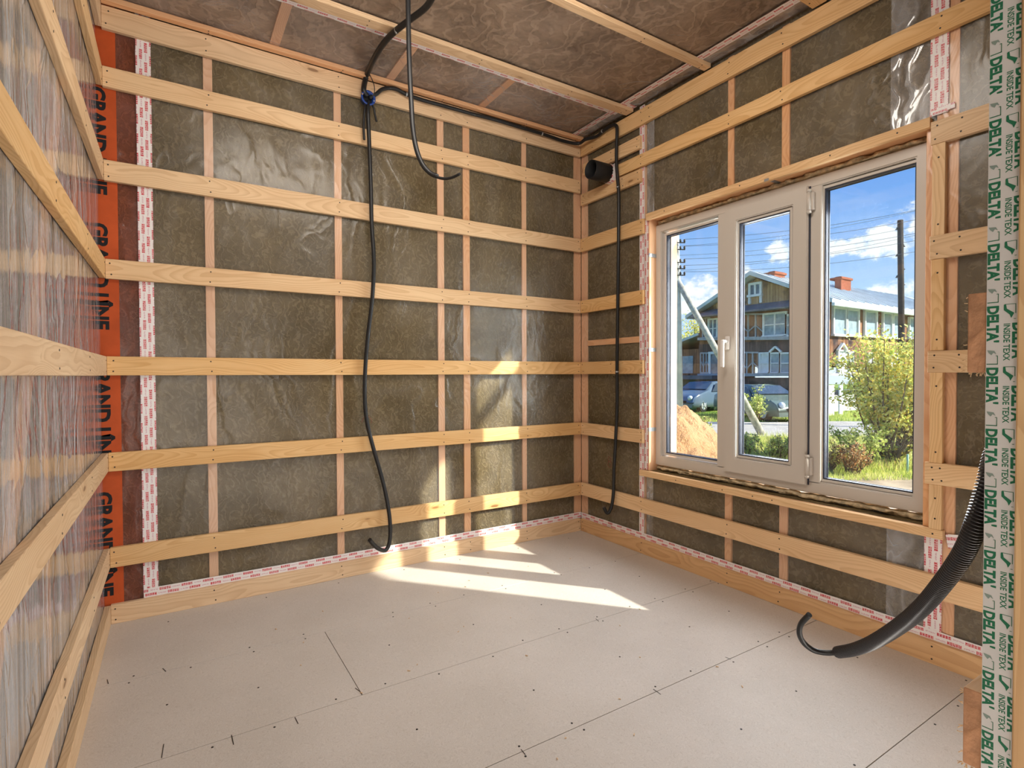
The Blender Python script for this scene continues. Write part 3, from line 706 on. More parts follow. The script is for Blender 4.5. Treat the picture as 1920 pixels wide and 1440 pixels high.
# mounting foam round the frame
def foam_strip(label, a, b, wd, ht, seed):
    a = Vector(a); b = Vector(b); ax = (b-a).normalized(); L = (b-a).length; n = int(L/.018)
    bm = bmesh.new(); s = Vector((1, 0, 0)); u = ax.cross(s).normalized(); rings = []
    for i in range(n+1):
        c = a+ax*(L*i/n); r = []
        for k in range(10):
            t = 2*math.pi*k/10; q = .75+.6*noise.noise(Vector((i*.45, k*.9, seed)))+.25*noise.noise(Vector((i*1.7, k*2.1, seed)))
            r.append(bm.verts.new(c + s*math.cos(t)*wd*q + u*math.sin(t)*ht*min(1.0, q)))
        rings.append(r)
    for p, q in zip(rings, rings[1:]):
        for k in range(10): bm.faces.new((p[k], p[(k+1) % 10], q[(k+1) % 10], q[k])).smooth = True
    bm.faces.new(rings[0][::-1]); bm.faces.new(rings[-1])
    return tag(obj('mounting_foam', bm, FOAM, origin=(a+b)/2), label, 'foam', 'yellowed foam round the window frame')
foam_strip('rough yellowed foam bead under the window frame', (.108, -.605, .514), (.108, -1.984, .514), .036, .016, 1)
foam_strip('rough orange foam bead above the window frame', (.112, -.605, 1.972), (.112, -1.984, 1.972), .036, .0165, 2)
foam_strip('thin foam bead beside the left window jamb', (.112, -.5985, .52), (.112, -.5985, 1.97), .030, .006, 3)
foam_strip('thin foam bead beside the right window jamb', (.112, -1.982, .52), (.112, -1.982, 1.97), .030, .006, 4)
for z_, lab in ((1.775, 'upper'), (1.218, 'middle'), (.745, 'lower')):
    bm = bmesh.new(); box(bm, (.0236, -.6065, z_-.011), (.084, -.6045, z_+.011)); box(bm, (.0205, -.6065, z_-.011), (.0228, -.578, z_+.011))
    tag(obj('anchor_plate', bm, STEEL, origin=Vector((.05, -.605, z_))), f'{lab} bent steel anchor plate on the left window jamb', 'anchor plate', 'steel window anchors')
bm = bmesh.new(); box(bm, (.0, -1.372, 1.9828), (.10, -1.350, 1.9848)); box(bm, (-.004, -1.372, 1.974), (-.001, -1.350, 1.985))
tag(obj('anchor_plate', bm, STEEL, origin=Vector((.04, -1.36, 1.984))), 'steel anchor plate under the window header', 'anchor plate', 'steel window anchors')

# ------------------------------------------------------------------ duct
dc = Vector((-.07, -.300, 2.337)); R_ = .056
duct = tag(empty('ventilation_duct', (.02, dc.y, dc.z)), 'black plastic ventilation duct stub poking from the window wall near the ceiling corner', 'duct')
bm = bmesh.new(); seg = 40; prof = [(-.168, R_), (-.166, R_+.001), (.03, R_+.001), (.03, R_-.003), (-.166, R_-.003), (-.168, R_)]
rings = [[bm.verts.new((x_, dc.y+math.cos(2*math.pi*k/seg)*r, dc.z+math.sin(2*math.pi*k/seg)*r)) for k in range(seg)] for x_, r in prof[:-1]]
for i in range(len(rings)):
    p, q = rings[i], rings[(i+1) % len(rings)]
    for k in range(seg): bm.faces.new((p[k], p[(k+1) % seg], q[(k+1) % seg], q[k])).smooth = True
obj('pipe', bm, DUCT, duct)
bm = bmesh.new(); tube(bm, [Vector((.026, dc.y, dc.z)), Vector((.03, dc.y, dc.z))], R_-.003, 40); obj('pipe_end', bm, DUCT, duct)
# taped collar: wrinkled flange of tape on film and pipe
bm = bmesh.new(); seg = 44; rr = random.Random(5)
ri = [bm.verts.new((-.035+rr.uniform(-.004, .004), dc.y+math.cos(2*math.pi*k/seg)*(R_+.002), dc.z+math.sin(2*math.pi*k/seg)*(R_+.002))) for k in range(seg)]
rm = [bm.verts.new((.012+rr.uniform(-.002, .002), dc.y+math.cos(2*math.pi*k/seg)*(R_+.004), dc.z+math.sin(2*math.pi*k/seg)*(R_+.004))) for k in range(seg)]
ro = []
for k in range(seg):
    t = 2*math.pi*k/seg; q = (R_+.022)+.008*abs(math.cos(2*t))+rr.uniform(-.003, .003)
    ro.append(bm.verts.new((.0195, dc.y+math.cos(t)*q, dc.z+math.sin(t)*q*.82)))
for p, q in ((ri, rm), (rm, ro)):
    for k in range(seg): bm.faces.new((p[k], p[(k+1) % seg], q[(k+1) % seg], q[k]))
o = obj('tape_collar', bm, TAPE, duct, origin=Vector((0, dc.y, dc.z))); o['label'] = 'white and red tape collar'

# ------------------------------------------------------------------ junction box and cables
bc = on(1, -.016, 688, 187)
jb = tag(empty('junction_box', bc), 'round blue junction box on the top batten of the back wall', 'junction box')
bm = bmesh.new(); seg = 32; yb = bc.y
prof = [(yb+.012, .031), (yb-.022, .032), (yb-.024, .039), (yb-.026, .039), (yb-.026, .029), (yb+.006, .028)]
rings = [[bm.verts.new((bc.x+math.cos(2*math.pi*k/seg)*r, y_, bc.z+math.sin(2*math.pi*k/seg)*r)) for k in range(seg)] for y_, r in prof]
for p, q in zip(rings, rings[1:]):
    for k in range(seg): bm.faces.new((p[k], p[(k+1) % seg], q[(k+1) % seg], q[k])).smooth = True
bm.faces.new(rings[-1]); bm.faces.new(rings[0][::-1]); obj('box_cup', bm, BLUE, jb)
bm = bmesh.new(); tube(bm, [Vector((bc.x, yb+.004, bc.z)), Vector((bc.x, yb+.0, bc.z))], .0265, 24); obj('dark_inside', bm, CABLE, jb)
for dx, dz, mt, nm in ((-.032, .010, BRASS, 'brass_screw'), (.030, -.010, STEEL, 'steel_screw')):
    bm = bmesh.new(); tube(bm, [Vector((bc.x+dx, yb-.024, bc.z+dz)), Vector((bc.x+dx, yb-.029, bc.z+dz))], .0035, 10); obj(nm, bm, mt, jb)
def cable(name, label, pts, r, mat=CABLE, n=8, cat='cable', group='black cables'):
    bm = bmesh.new(); P = spline(pts, n); tube(bm, P, r, 12); return tag(obj(name, bm, mat, origin=Vector(P[0])), label, cat, group)
cy_ = -.022
def yy(px, py, y_=cy_): return on(1, y_, px, py)
def xx(px, py, x_=-.022): return on(0, x_, px, py)
def zz(px, py, z_=2.632): return on(2, z_, px, py)
cable('hanging_cable', 'long black cable hanging from the junction box almost to the floor', [bc+Vector((.004, -.012, -.01)), yy(690, 212, -.040), yy(692, 260), yy(695, 340), yy(697, 420), yy(701, 490, -.028), yy(698, 560), yy(690, 630), yy(685, 690), yy(684, 745), yy(688, 790), yy(700, 840, -.03), yy(713, 885), yy(724, 930), yy(731, 975, -.035), yy(731, 1012, -.045), yy(724, 1031, -.06), yy(712, 1030, -.08), yy(700, 1021, -.10), yy(693, 1012, -.115)], .0108)
cable('feeder_cable', 'thick black cable coming down across the ceiling into the junction box', [bc+Vector((-.002, -.012, .014)), yy(682, 168, -.035), yy(688, 140, -.03), zz(703, 107), zz(722, 78), zz(742, 58), zz(770, 36), zz(795, 17), zz(808, 0), zz(818, -24), zz(822, -60, 2.64)], .0135)
cable('corner_cable', 'black cable along the ceiling edge, then down beside the duct to a hook', [bc+Vector((.008, -.014, .004)), yy(706, 176, -.034), yy(716, 168, -.03), yy(730, 165), yy(745, 168), yy(762, 177), yy(790, 187), yy(830, 198), yy(880, 212), yy(930, 225), yy(980, 240), yy(1020, 252), yy(1055, 264), on(1, -.05, 1084, 269), Vector((-.05, -.11, 2.615)), xx(1118, 256), xx(1135, 243), xx(1149, 235), xx(1156, 237), xx(1157, 250), xx(1156, 275), xx(1156, 305), xx(1158, 335), xx(1160, 365), xx(1160, 430), xx(1159, 520), xx(1158, 600), xx(1157, 690), xx(1157, 760), xx(1154, 830), xx(1151, 885), xx(1150, 925), xx(1147, 947, -.03), xx(1142, 960, -.045), xx(1137, 961, -.06), xx(1132, 951, -.075)], .0105)
def dd_(px, py, D=2.2): return dep(px, py, D)
cable('ceiling_cable', 'black cable dropping from the ceiling in mid air and curling to the right', [Vector((dd_(765, -30)[0], dd_(765, -30)[1], 2.67)), dd_(765, -8), dd_(766, 60), dd_(768, 130), dd_(771, 190), dd_(774, 240), dd_(781, 280), dd_(792, 308), dd_(806, 324), dd_(820, 331, 2.19)], .0100)
bm = bmesh.new(); tube(bm, spline([dd_(815, 330, 2.19), dd_(826, 334, 2.18), dd_(838, 335, 2.17), dd_(850, 332, 2.15), dd_(862, 326, 2.13)], 6), .0058, 10)
o = obj('bare_cable_end', bm, CABLE, bpy.data.objects['ceiling_cable'])
cable('cable_tail', 'short black cable tail hanging on the left side below the junction box', [bc+Vector((-.010, -.012, -.012)), yy(684, 205, -.034), yy(682, 225, -.03), yy(682, 245, -.03), yy(683, 262, -.03)], .0065)
cable('cable_tail', 'short black cable tail hanging on the right side below the junction box', [bc+Vector((.016, -.012, -.012)), yy(701, 203, -.034), yy(703, 214, -.03), yy(706, 228, -.03)], .0055)
cable('loose_wire', 'thin dark wire looping from the feeder cable into the junction box', [yy(692, 138, -.04), yy(698, 150, -.055), yy(702, 163, -.06), yy(701, 176, -.05), bc+Vector((.006, -.026, -.002))], .0022, n=6)
# metal clips
def clip(label, p, ax, r=.0125):
    ax = Vector(ax).normalized(); bm = bmesh.new(); s = ax.orthogonal().normalized(); u = ax.cross(s)
    tube(bm, [Vector(p)-ax*.004, Vector(p)+ax*.004], r, 14); tag(obj('cable_clip', bm, STEEL, origin=Vector(p)), label, 'cable clip', 'cable clips')
clip('small clip holding the cable right of the junction box', yy(762, 177), (1, 0, -.1)); clip('small clip on the cable near the top corner of the back wall', yy(1016, 251), (1, 0, -.1))
clip('small clip on the cable under the ceiling by the window wall', xx(1130, 246), (0, -1, 0)); clip('small clip on the drop cable below the duct', xx(1159, 351), (0, 0, 1), .0118)
clip('small clip on the drop cable at window handle height', xx(1157, 697), (0, 0, 1), .0118); clip('small clip on the feeder cable at the ceiling batten', zz(743, 57), (1, -1, 0), .0148)

# corrugated conduit reaching out of the doorway wall
root = Vector((-1.22, -2.655, 1.06))
cp = [root, Vector((-1.28, -2.61, 1.035)), dep(1874, 835, .80), dep(1853, 905, .79), dep(1831, 978, .80), dep(1808, 1034, .83), dep(1770, 1090, .88), dep(1726, 1141, .96), dep(1680, 1178, 1.06), dep(1635, 1205, 1.17), dep(1600, 1218, 1.27), dep(1571, 1223, 1.36)]
P = spline(cp, 40)
# resample evenly
def resample(P, step):
    out = [P[0]]; acc = 0
    for a, b in zip(P, P[1:]):
        L = (b-a).length
        while acc + L >= step:
            t = (step-acc)/L; a = a.lerp(b, t); out.append(a.copy()); L = (b-a).length; acc = 0
        acc += L
    return out
Pc = resample(P, .00125)
bm = bmesh.new(); tube(bm, Pc, lambda i, t: .0126 + (.0017 if (i % 4) in (1, 2) else -.0019), 16, cap=False)
cond = tag(obj('corrugated_conduit', bm, CORRUG, origin=root), 'thick black corrugated conduit arching out of the doorway wall with a cable in its end', 'conduit')
e = cp[-1]; d = (cp[-1]-cp[-2]).normalized()
bm = bmesh.new(); tube(bm, spline([e-d*.05, e, dep(1548, 1224, 1.38), dep(1525, 1219, 1.39), dep(1507, 1205, 1.39), dep(1499, 1188, 1.38), dep(1502, 1170, 1.37), dep(1518, 1152, 1.35)], 8), .0068, 12)
tag(obj('inner_cable', bm, CABLE, origin=e), 'thin black cable sticking out of the corrugated conduit and curling up', 'cable')

# ------------------------------------------------------------------ doorway wall: cut battens, taped jamb post
board('doorway_post', 'timber post at the right edge of the picture, side of the doorway', 'post', (XJ+.047, -2.7612, 0), (XJ+.047, -2.7612, 2.67), .135, .102, (-1, 0, 0), wood('amber_post', (.86, .52, .22), (.90, .60, .28), (.60, .28, .09)))
for k, (z0, z1) in LV.items():
    if k in (1, 2, 3): continue
    a = Vector((XJ-.001, YF-.009, (z0+z1)/2)); b = Vector((-.025, YF-.009, (z0+z1)/2))
    bm = bmesh.new(); L = b.x-a.x
    box(bm, (a.x, YF-.0165, z0), (b.x, YF, z1), .001)
    n0 = len(bm.faces); 
    for f in bm.faces:
        if f.normal.x < -.9 or f.calc_center_median().x < a.x+.0006: f.material_index = 1
    o = obj('cut_batten', bm, [PINE, PINE_BLOCK], origin=a)
    lab = {4: 'rough sawn batten end on the doorway wall at eye level, beside the printed tape', 5: 'rough sawn batten end low on the doorway wall, beside the printed tape', 6: 'sawn batten end on the doorway wall just above the floor board', 7: 'sawn bottom board end of the doorway wall'}[k]
    tag(o, lab, 'batten')
    rr = random.Random(k); fz = bmesh.new()
    for q in range(26):   # torn fibres along the cut edge
        side = rr.random(); 
        if side < .6: p = Vector((a.x, YF+.0, rr.uniform(z0, z1))); v = Vector((-.2, rr.uniform(.5, 1), rr.uniform(-.6, .6)))
        else: p = Vector((a.x, rr.uniform(YF-.016, YF), z0)); v = Vector((-.3, rr.uniform(-.5, .8), -1))
        v = v.normalized()*rr.uniform(.0015, .005); tube(fz, [p, p+v*.6, p+v+Vector((0, 0, rr.uniform(-.001, .001)))], .0004, 4)
    obj('splinters', fz, PINE, o)
for k in (1, 2, 3):
    z0, z1 = LV[k]
    tag(obj('cut_batten', bx((XJ+.2, YF-.0165, z0), (-.025, YF, z1), .001), PINE, origin=Vector((XJ+.2, YF, z0))), f'batten on the doorway wall {ORDB[k]}, hidden behind the printed tape', 'batten')
# printed jamb tape
ty0, ty1 = -2.6695, -2.6935
jt = tag(obj('printed_jamb_tape', bx((XJ-.0015, ty1, 0), (XJ-.0005, ty0, 2.67)), TAPE_WHITE, origin=Vector((XJ, ty0, 0))), 'white jamb tape printed with green lettering at the right edge of the picture', 'tape')
bm = bmesh.new(); xp = XJ-.0016; pitch = .0622
for i in range(-8, 22):
    zt = 1.1425 - i*pitch
    if zt < .06: break
    text_mesh(bm, "DELTA'", (xp, ty0-.0010, zt), (0, 0, -1), (0, -1, 0), .0122, 0, bold=.05, fit=.0372)
    text_mesh(bm, 'INSIDE TEXX', (xp, ty0-.0137, zt-.0185), (0, 0, -1), (0, -1, 0), .0070, 0, bold=.02, fit=.0372)
    # leaf + box outline of the mark
    for (yo, zo, s, fill) in ((ty0-.0010, zt+.0175, 1, 0), (ty0-.0140, zt+.0010, 1, 1)):
        def P2(a, b): return Vector((xp, yo - a*.0076*s, zo - b*(.0100 if fill else .0095)*s))
        if fill == 0:
            pl = [(0, .02), (.75, .10), (.95, .45), (.65, .30), (.45, .55), (.15, .30)]
            extrude_poly(bm, [P2(*q) for q in pl], (-.0001, 0, 0), 1)
            out = [(1.05, .62, 1.12, 1.55), (-.05, 1.46, 1.12, 1.55), (.9, .60, 1.1, .66)]
        else:
            pl = [(-.05, .10), (.18, .08), (.25, .50), (1.0, .95), (.7, 1.45), (.55, 1.1), (-.05, .62)]
            extrude_poly(bm, [P2(*q) for q in pl], (-.0001, 0, 0), 0)
            out = [(0, .04, 1.15, .09), (1.1, .04, 1.17, 1.0), (.95, 1.5, 1.17, 1.55)]
        for a0, b0, a1, b1 in out: extrude_poly(bm, [P2(a0, b0), P2(a1, b0), P2(a1, b1), P2(a0, b1)], (-.0001, 0, 0), 0)
    # next printed column, half hidden by the post
    text_mesh(bm, "DELTA'", (xp, ty0-.0207, zt-.0180), (0, 0, -1), (0, -1, 0), .0122, 0, bold=.05, fit=.0372)
# the column that runs under the post is trimmed at the tape edge
geom = list(bm.verts)+list(bm.edges)+list(bm.faces)
bmesh.ops.bisect_plane(bm, geom=geom, plane_co=(0, ty1+.0001, 0), plane_no=(0, -1, 0), clear_outer=True)
obj('printed_lettering', bm, [GREEN_INK, GREY_INK], jt)
# red marker scribbles on the film
mk = bmesh.new()
c = on(0, FILM_Y-.003, 1143, 867)
for dz, s in ((.02, 1), (-.012, 1.15)):
    pts = [c+Vector((0, -math.sin(t)*.014*s, dz+math.cos(t)*.018*s)) for t in [i*.6 for i in range(11)]]; tube(mk, pts, .0009, 5)
tag(obj('marker_scribble', mk, RED_INK, origin=c), 'small red marker figure written on the film left of the window', 'marker drawing')
mk = bmesh.new(); c = on(1, FILM_Y-.003, 688, 790)
tube(mk, [c+Vector((math.cos(t)*.026, 0, math.sin(t)*.026)) for t in [-.5+i*.35 for i in range(12)]], .0009, 5)
tag(obj('marker_scribble', mk, RED_INK, origin=c), 'faint red marker arc on the back wall film behind the hanging cable', 'marker drawing')

# ================================================================== outside
GZ = -.72
SOILM = plain('sandy_soil', (.50, .38, .26), .95, .05, var=.3, scale=1.5, bump=.3)
def lawn_mat():
    m, g, out = newmat('rough_lawn'); tc = g.node('ShaderNodeTexCoord').outputs['Object']
    n = g.noise(tc, .8, 5, .65); n2 = g.noise(tc, 9, 4, .7)
    c = g.mix(g.ss(n, .35, .65), (.13, .24, .035), (.26, .34, .06)); c = g.mix(g.ss(n2, .5, .75), c, (.36, .36, .12))
    princ(g, out, c, .95, .05, g.bump(n2, .8, .08)); return m
LAWN = lawn_mat()
def quad_strip(D0, D1, l0, l1, z_, th=.02):
    f = Vector((Fv.x, Fv.y, 0)).normalized(); r = Vector((Rv.x, Rv.y, 0)).normalized(); c = Vector((CAM.x, CAM.y, z_))
    bm = bmesh.new(); n = 24; lo = []; hi = []; rr = random.Random(int(D0*10))
    for i in range(n+1):
        l = l0+(l1-l0)*i/n; lo.append(c+f*(D0+rr.uniform(-.25, .25))+r*l); hi.append(c+f*(D1+rr.uniform(-.25, .25))+r*l)
    extrude_poly(bm, lo+hi[::-1], (0, 0, -th)); return bm
bm = bmesh.new(); box(bm, (-60, -60, GZ-.3), (90, 90, GZ)); tag(obj('ground', bm, LAWN), kind='structure')
tag(obj('yard_soil_ground', quad_strip(2, 9.6, 0, 16, GZ+.02), SOILM), kind='structure')
tag(obj('road', quad_strip(15.2, 19.8, -5, 40, GZ+.03), plain('dusty_road', (.46, .42, .38), .9, .1, var=.12, scale=2)), 'pale dusty road running past the yard', kind='structure')

# unseen eaves added above the window, outline shaped to trim the sun patches
bm = bmesh.new(); zE = 2.5
extrude_poly(bm, [Vector((.23, .3, zE)), Vector((.40, .3, zE)), Vector((.745, -1.50, zE)), Vector((.80, -1.95, zE)), Vector((.955, -2.10, zE)), Vector((1.23, -3.15, zE)), Vector((1.45, -4.2, zE)), Vector((.23, -4.2, zE))], (0, 0, .03))
for yv in (-.4, -1.4, -2.4, -3.4): box(bm, (.23, yv-.02, zE+.03), (.6, yv+.02, zE+.13))
extrude_poly(bm, [Vector((.93, -1.2, zE+.0)), Vector((1.00, -1.2, zE+.0)), Vector((1.09, -2.3, zE+.0)), Vector((1.02, -2.3, zE+.0))], (0, 0, .03))  # added strip that throws the dark band across the sun patch
tag(obj('sun_trim_eaves', bm, PINE), 'unseen board eaves shaped to trim the sun above the window', kind='structure')

# ---- dirt pile
f2 = Vector((Fv.x, Fv.y, 0)).normalized(); r2 = Vector((Rv.x, Rv.y, 0)).normalized()
base = Vector((CAM.x, CAM.y, GZ)) + f2*5.2 + r2*1.36
m, g, out = newmat('orange_loam'); tc = g.node('ShaderNodeTexCoord').outputs['Object']
n = g.noise(tc, 2.4, 6, .65); n2 = g.noise(tc, 14, 5, .7)
c_ = g.mix(g.ss(n, .3, .7), (.52, .29, .15), (.68, .42, .24)); c_ = g.mix(g.m('MULTIPLY', g.ss(n2, .58, .72), .6), c_, (.38, .19, .10))
princ(g, out, c_, .95, .05, g.bump(g.m('ADD', n2, n), 1.0, .07)); LOAM = m
bm = bmesh.new(); NR, NA = 60, 120; G = []
for i in range(NR+1):
    row = []
    for k in range(NA):
        t = 2*math.pi*k/NA; R0 = 1.36*(1+.12*noise.noise(Vector((math.cos(t)*1.5, math.sin(t)*1.5, 4)))); r = R0*i/NR
        p = Vector((math.cos(t)*r, math.sin(t)*r, 0)); h = 1.52*(1-(i/NR)**2)
        q = p*2.2; h += (.13*noise.noise(q)+.07*noise.noise(q*2.6)+.035*noise.noise(q*7)-.10*max(0, noise.noise(q*1.3+Vector((5, 2, 0)))))*min(1, 3*(1-i/NR))
        row.append(bm.verts.new(base + p + Vector((0, 0, max(h, 0))))) 
    G.append(row)
for a_, b_ in zip(G, G[1:]):
    for k in range(NA): bm.faces.new((a_[k], b_[k], b_[(k+1) % NA], a_[(k+1) % NA])).smooth = True
bmesh.ops.remove_doubles(bm, verts=bm.verts, dist=1e-4)
tag(obj('earth_pile', bm, LOAM, origin=base), 'heap of orange earth right outside the left window pane', 'earth pile')

# ---- utility poles, strut, wires
CONC = plain('weathered_pale_concrete', (.62, .62, .58), .85, .1, var=.12, scale=6)
OLDWOOD = plain('weathered_grey_log', (.50, .47, .41), .9, .05, var=.3, scale=9)
DARKPOLE = plain('tarred_pole', (.045, .038, .035), .85, .1, var=.3, scale=8)
INSUL = plain('dark_insulator', (.03, .03, .035), .3, .5)
WIRE = plain('overhead_wire', (.10, .13, .18), .5, .3)
D1 = 16.2
pb = dep(1275, 815, D1); pt = dep(1267, 395, D1)
pole = tag(empty('utility_pole', pb), 'pale utility pole with cross arms and insulators seen through the left pane', 'utility pole')
bm = bmesh.new(); tube(bm, [Vector((pb.x, pb.y, GZ)), dep(1272, 600, D1), pt], lambda i, t: .105-.03*t, 12); obj('pole_shaft', bm, CONC, pole)
ins = []
for py, wpx in ((455, 14), (468, 15), (492, 15), (504, 16), (516, 14)):
    c = dep(1272, py, D1-.15); a = c - r2*.10; b = c + r2*.20
    bm = bmesh.new(); beam(bm, a, b, .03, .03); 
    for s in (-.06, .06, .18):
        q = c + r2*s; tube(bm, [q+Vector((0, 0, .0)), q+Vector((0, 0, .05)), q+Vector((0, 0, .10))], lambda i, t: (.018, .034, .024)[i], 8)
        if s > .1: ins.append(q+Vector((0, 0, .10)))
    obj('cross_arm', bm, INSUL, pole)
sb = dep(1430, 817, 15.6); tt = dep(1271, 527, 16.1)
bm = bmesh.new(); tube(bm, [tt, tt.lerp(sb, .5)+Vector((0, 0, .02)), sb], lambda i, t: .085+.02*t, 12)
tag(obj('leaning_strut', bm, OLDWOOD, origin=sb), 'grey log strut leaning against the pale utility pole', 'strut')
D2 = 17.5
pb2 = dep(1691, 790, D2)
pole2 = tag(empty('utility_pole', Vector((pb2.x, pb2.y, GZ))), 'dark wooden utility pole rising behind the yellow bush in the right pane', 'utility pole')
bm = bmesh.new(); tube(bm, [Vector((pb2.x, pb2.y, GZ)), dep(1690, 600, D2), dep(1688, 413, D2)], lambda i, t: .10-.018*t, 12); obj('pole_shaft', bm, DARKPOLE, pole2)
for k, py in enumerate((430, 462, 480, 505, 520, 534)):
    c = dep(1688+(5.5 if k % 2 else -5.5), py, D2-.02); bm = bmesh.new(); beam(bm, c-r2*.05, c+r2*.05, .04, .03); tube(bm, [c+Vector((0, 0, 0)), c+Vector((0, 0, .06))], .03, 8); obj('insulator', bm, INSUL, pole2)
for i, (q, (px, py)) in enumerate(zip(ins, ((1900, 352), (1900, 372), (1900, 398), (1900, 412), (1900, 437)))):
    e = dep(px, py, 14.5); pts = [q.lerp(e, t/16) - Vector((0, 0, .25*4*(t/16)*(1-t/16))) for t in range(17)]
    bm = bmesh.new(); tube(bm, pts, .0055, 6); tag(obj('overhead_wire', bm, WIRE, origin=q), f'{("topmost", "second", "middle", "fourth", "lowest")[i]} of the wires sloping across the sky from the pale pole', 'wire', 'overhead wires')
for i, (y0_, y1_) in enumerate(((424, 350), (440, 385), (470, 395))):
    a = dep(1230, y0_+40, 20); e = dep(1950, y1_-20, 20); pts = [a.lerp(e, t/16) - Vector((0, 0, .5*4*(t/16)*(1-t/16))) for t in range(17)]
    bm = bmesh.new(); tube(bm, pts, .006, 6); tag(obj('overhead_wire', bm, WIRE, origin=a), f'{("upper", "middle", "lower")[i]} of the three farther wires behind the poles', 'wire', 'overhead wires')

# ---- old two-storey wooden house
XG, YG = 23.25, 10.6         # gable face x, long face y
def gp(px, py, off=0.0): return on(0, XG-off, px, py)
def lp(px, py, off=0.0): return on(1, YG-off, px, py)
def siding(name, a, b, dark):
    m, g, out = newmat(name); tc = g.node('ShaderNodeTexCoord').outputs['Object']; x, y, z = g.sep(tc)
    s = g.m('ADD', x, y); bd = g.m('FRACT', g.m('MULTIPLY', s, 6.5)); gap = g.m('LESS_THAN', bd, .10)
    idn = g.noise(g.comb(g.m('FLOOR', g.m('MULTIPLY', s, 6.5)), 0, 0), 3.3, 0)
    st = g.noise(g.mapping(tc, sc=(7, 7, .8)), 1, 5, .7)
    c = g.mix(g.ss(g.m('ADD', g.m('MULTIPLY', idn, .5), g.m('MULTIPLY', st, .6)), .38, .72), a, b)
    c = g.mix(g.ss(g.noise(tc, .9, 4, .6), .5, .68), c, dark); c = g.mix(g.m('MULTIPLY', gap, .7), c, (.03, .02, .02))
    princ(g, out, c, .9, .05); return m
SID_B = siding('brown_weathered_boards', (.17, .075, .045), (.42, .22, .13), (.05, .04, .045))
SID_D = siding('dark_weathered_boards', (.10, .07, .065), (.20, .13, .11), (.045, .04, .045))
SID_O = siding('tan_attic_boards', (.34, .20, .10), (.58, .38, .20), (.10, .07, .06))
ROOFM = plain('pale_sheet_metal_roof', (.60, .64, .66), .7, .2, var=.14, scale=1.2)
ROOFD = plain('dark_sheet_skirt_roof', (.16, .15, .17), .6, .3, var=.2, scale=2)
WHITEP = plain('old_white_paint', (.74, .76, .78), .6, .3, var=.08, scale=4)
GREYP = plain('grey_painted_lath', (.40, .40, .42), .7, .2, var=.1, scale=4)
HGLASS = plain('house_window_glass', (.12, .17, .22), .12, .6, var=.5, scale=1.4)
CURT = plain('window_curtain', (.30, .38, .44), .3, .2, var=.2, scale=5)
BRICK = plain('red_brick', (.30, .095, .055), .85, .1, var=.3, scale=9)
PLINTH = plain('grey_plinth', (.30, .30, .32), .9, .1, var=.2, scale=1.5)
PLW = plain('whitewashed_plinth', (.62, .58, .54), .9, .1, var=.18, scale=2)
YL = 17.7; XR = 40.0; ZE = 4.50; ZR = 6.12; YM = (YG+YL)/2
house = tag(empty('wooden_house', (XG, YG, GZ)), 'old two storey wooden house with pale metal roof beyond the road', 'house')
obj('wall', bx((XG, YG, gp(1500, 705).z+.55), (XR, YL, ZE)), SID_B, house, origin=None)
obj('plinth', bx((XG-.02, YG-.02, GZ), (XR, YL, -.12)), PLINTH, house)
obj('side_plinth', bx((XG+.05, YG-.06, GZ), (XR, YG-.01, .05)), PLW, house)
obj('dark_band', bx((XG-.03, YG+.02, gp(1450, 662).z), (XG, YL, gp(1450, 638).z)), SID_D, house)
obj('dark_base_band', bx((XG-.03, YG+.02, -.12), (XG, YL, gp(1450, 708).z)), SID_D, house)
bm = bmesh.new(); extrude_poly(bm, [Vector((XG-.01, YG, ZE)), Vector((XG-.01, YL, ZE)), Vector((XG-.01, YM, ZR-.12))], (.1, 0, 0)); obj('gable_boards', bm, SID_O, house)
# roof: two slopes with thickness and overhang
def slope(y_e, s):
    bm = bmesh.new(); dy = (y_e-YM); k = (ZE-ZR)/abs(dy); ye = y_e + s*.55; ze = ZR + k*abs(ye-YM)
    extrude_poly(bm, [Vector((XG-.55, YM, ZR)), Vector((XG-.55, ye, ze)), Vector((XG-.55, ye, ze+.16)), Vector((XG-.55, YM, ZR+.18))], (XR-XG+1.1, 0, 0))
    for i in range(24):   # standing seams
        xs = XG-.5+i*.72; beam(bm, (xs, YM, ZR+.20), (xs, ye, ze+.18), .03, .05)
    return bm
obj('roof', slope(YG, -1), ROOFM, house); obj('roof', slope(YL, 1), ROOFM, house)
obj('gutter', bx((XG-.55, YG-.66, 4.10), (XR+.5, YG-.52, 4.26), .02), WHITEP, house)
# pent skirt roof under the gable
bm = bmesh.new(); zs = gp(1450, 566).z; zl = gp(1450, 580).z
extrude_poly(bm, [Vector((XG, YG-.05, zs)), Vector((XG-.75, YG-.05, zl)), Vector((XG-.75, YG-.05, zl-.08)), Vector((XG, YG-.05, zl-.05))], (0, YL-YG+.1, 0)); obj('skirt_roof', bm, ROOFD, house)
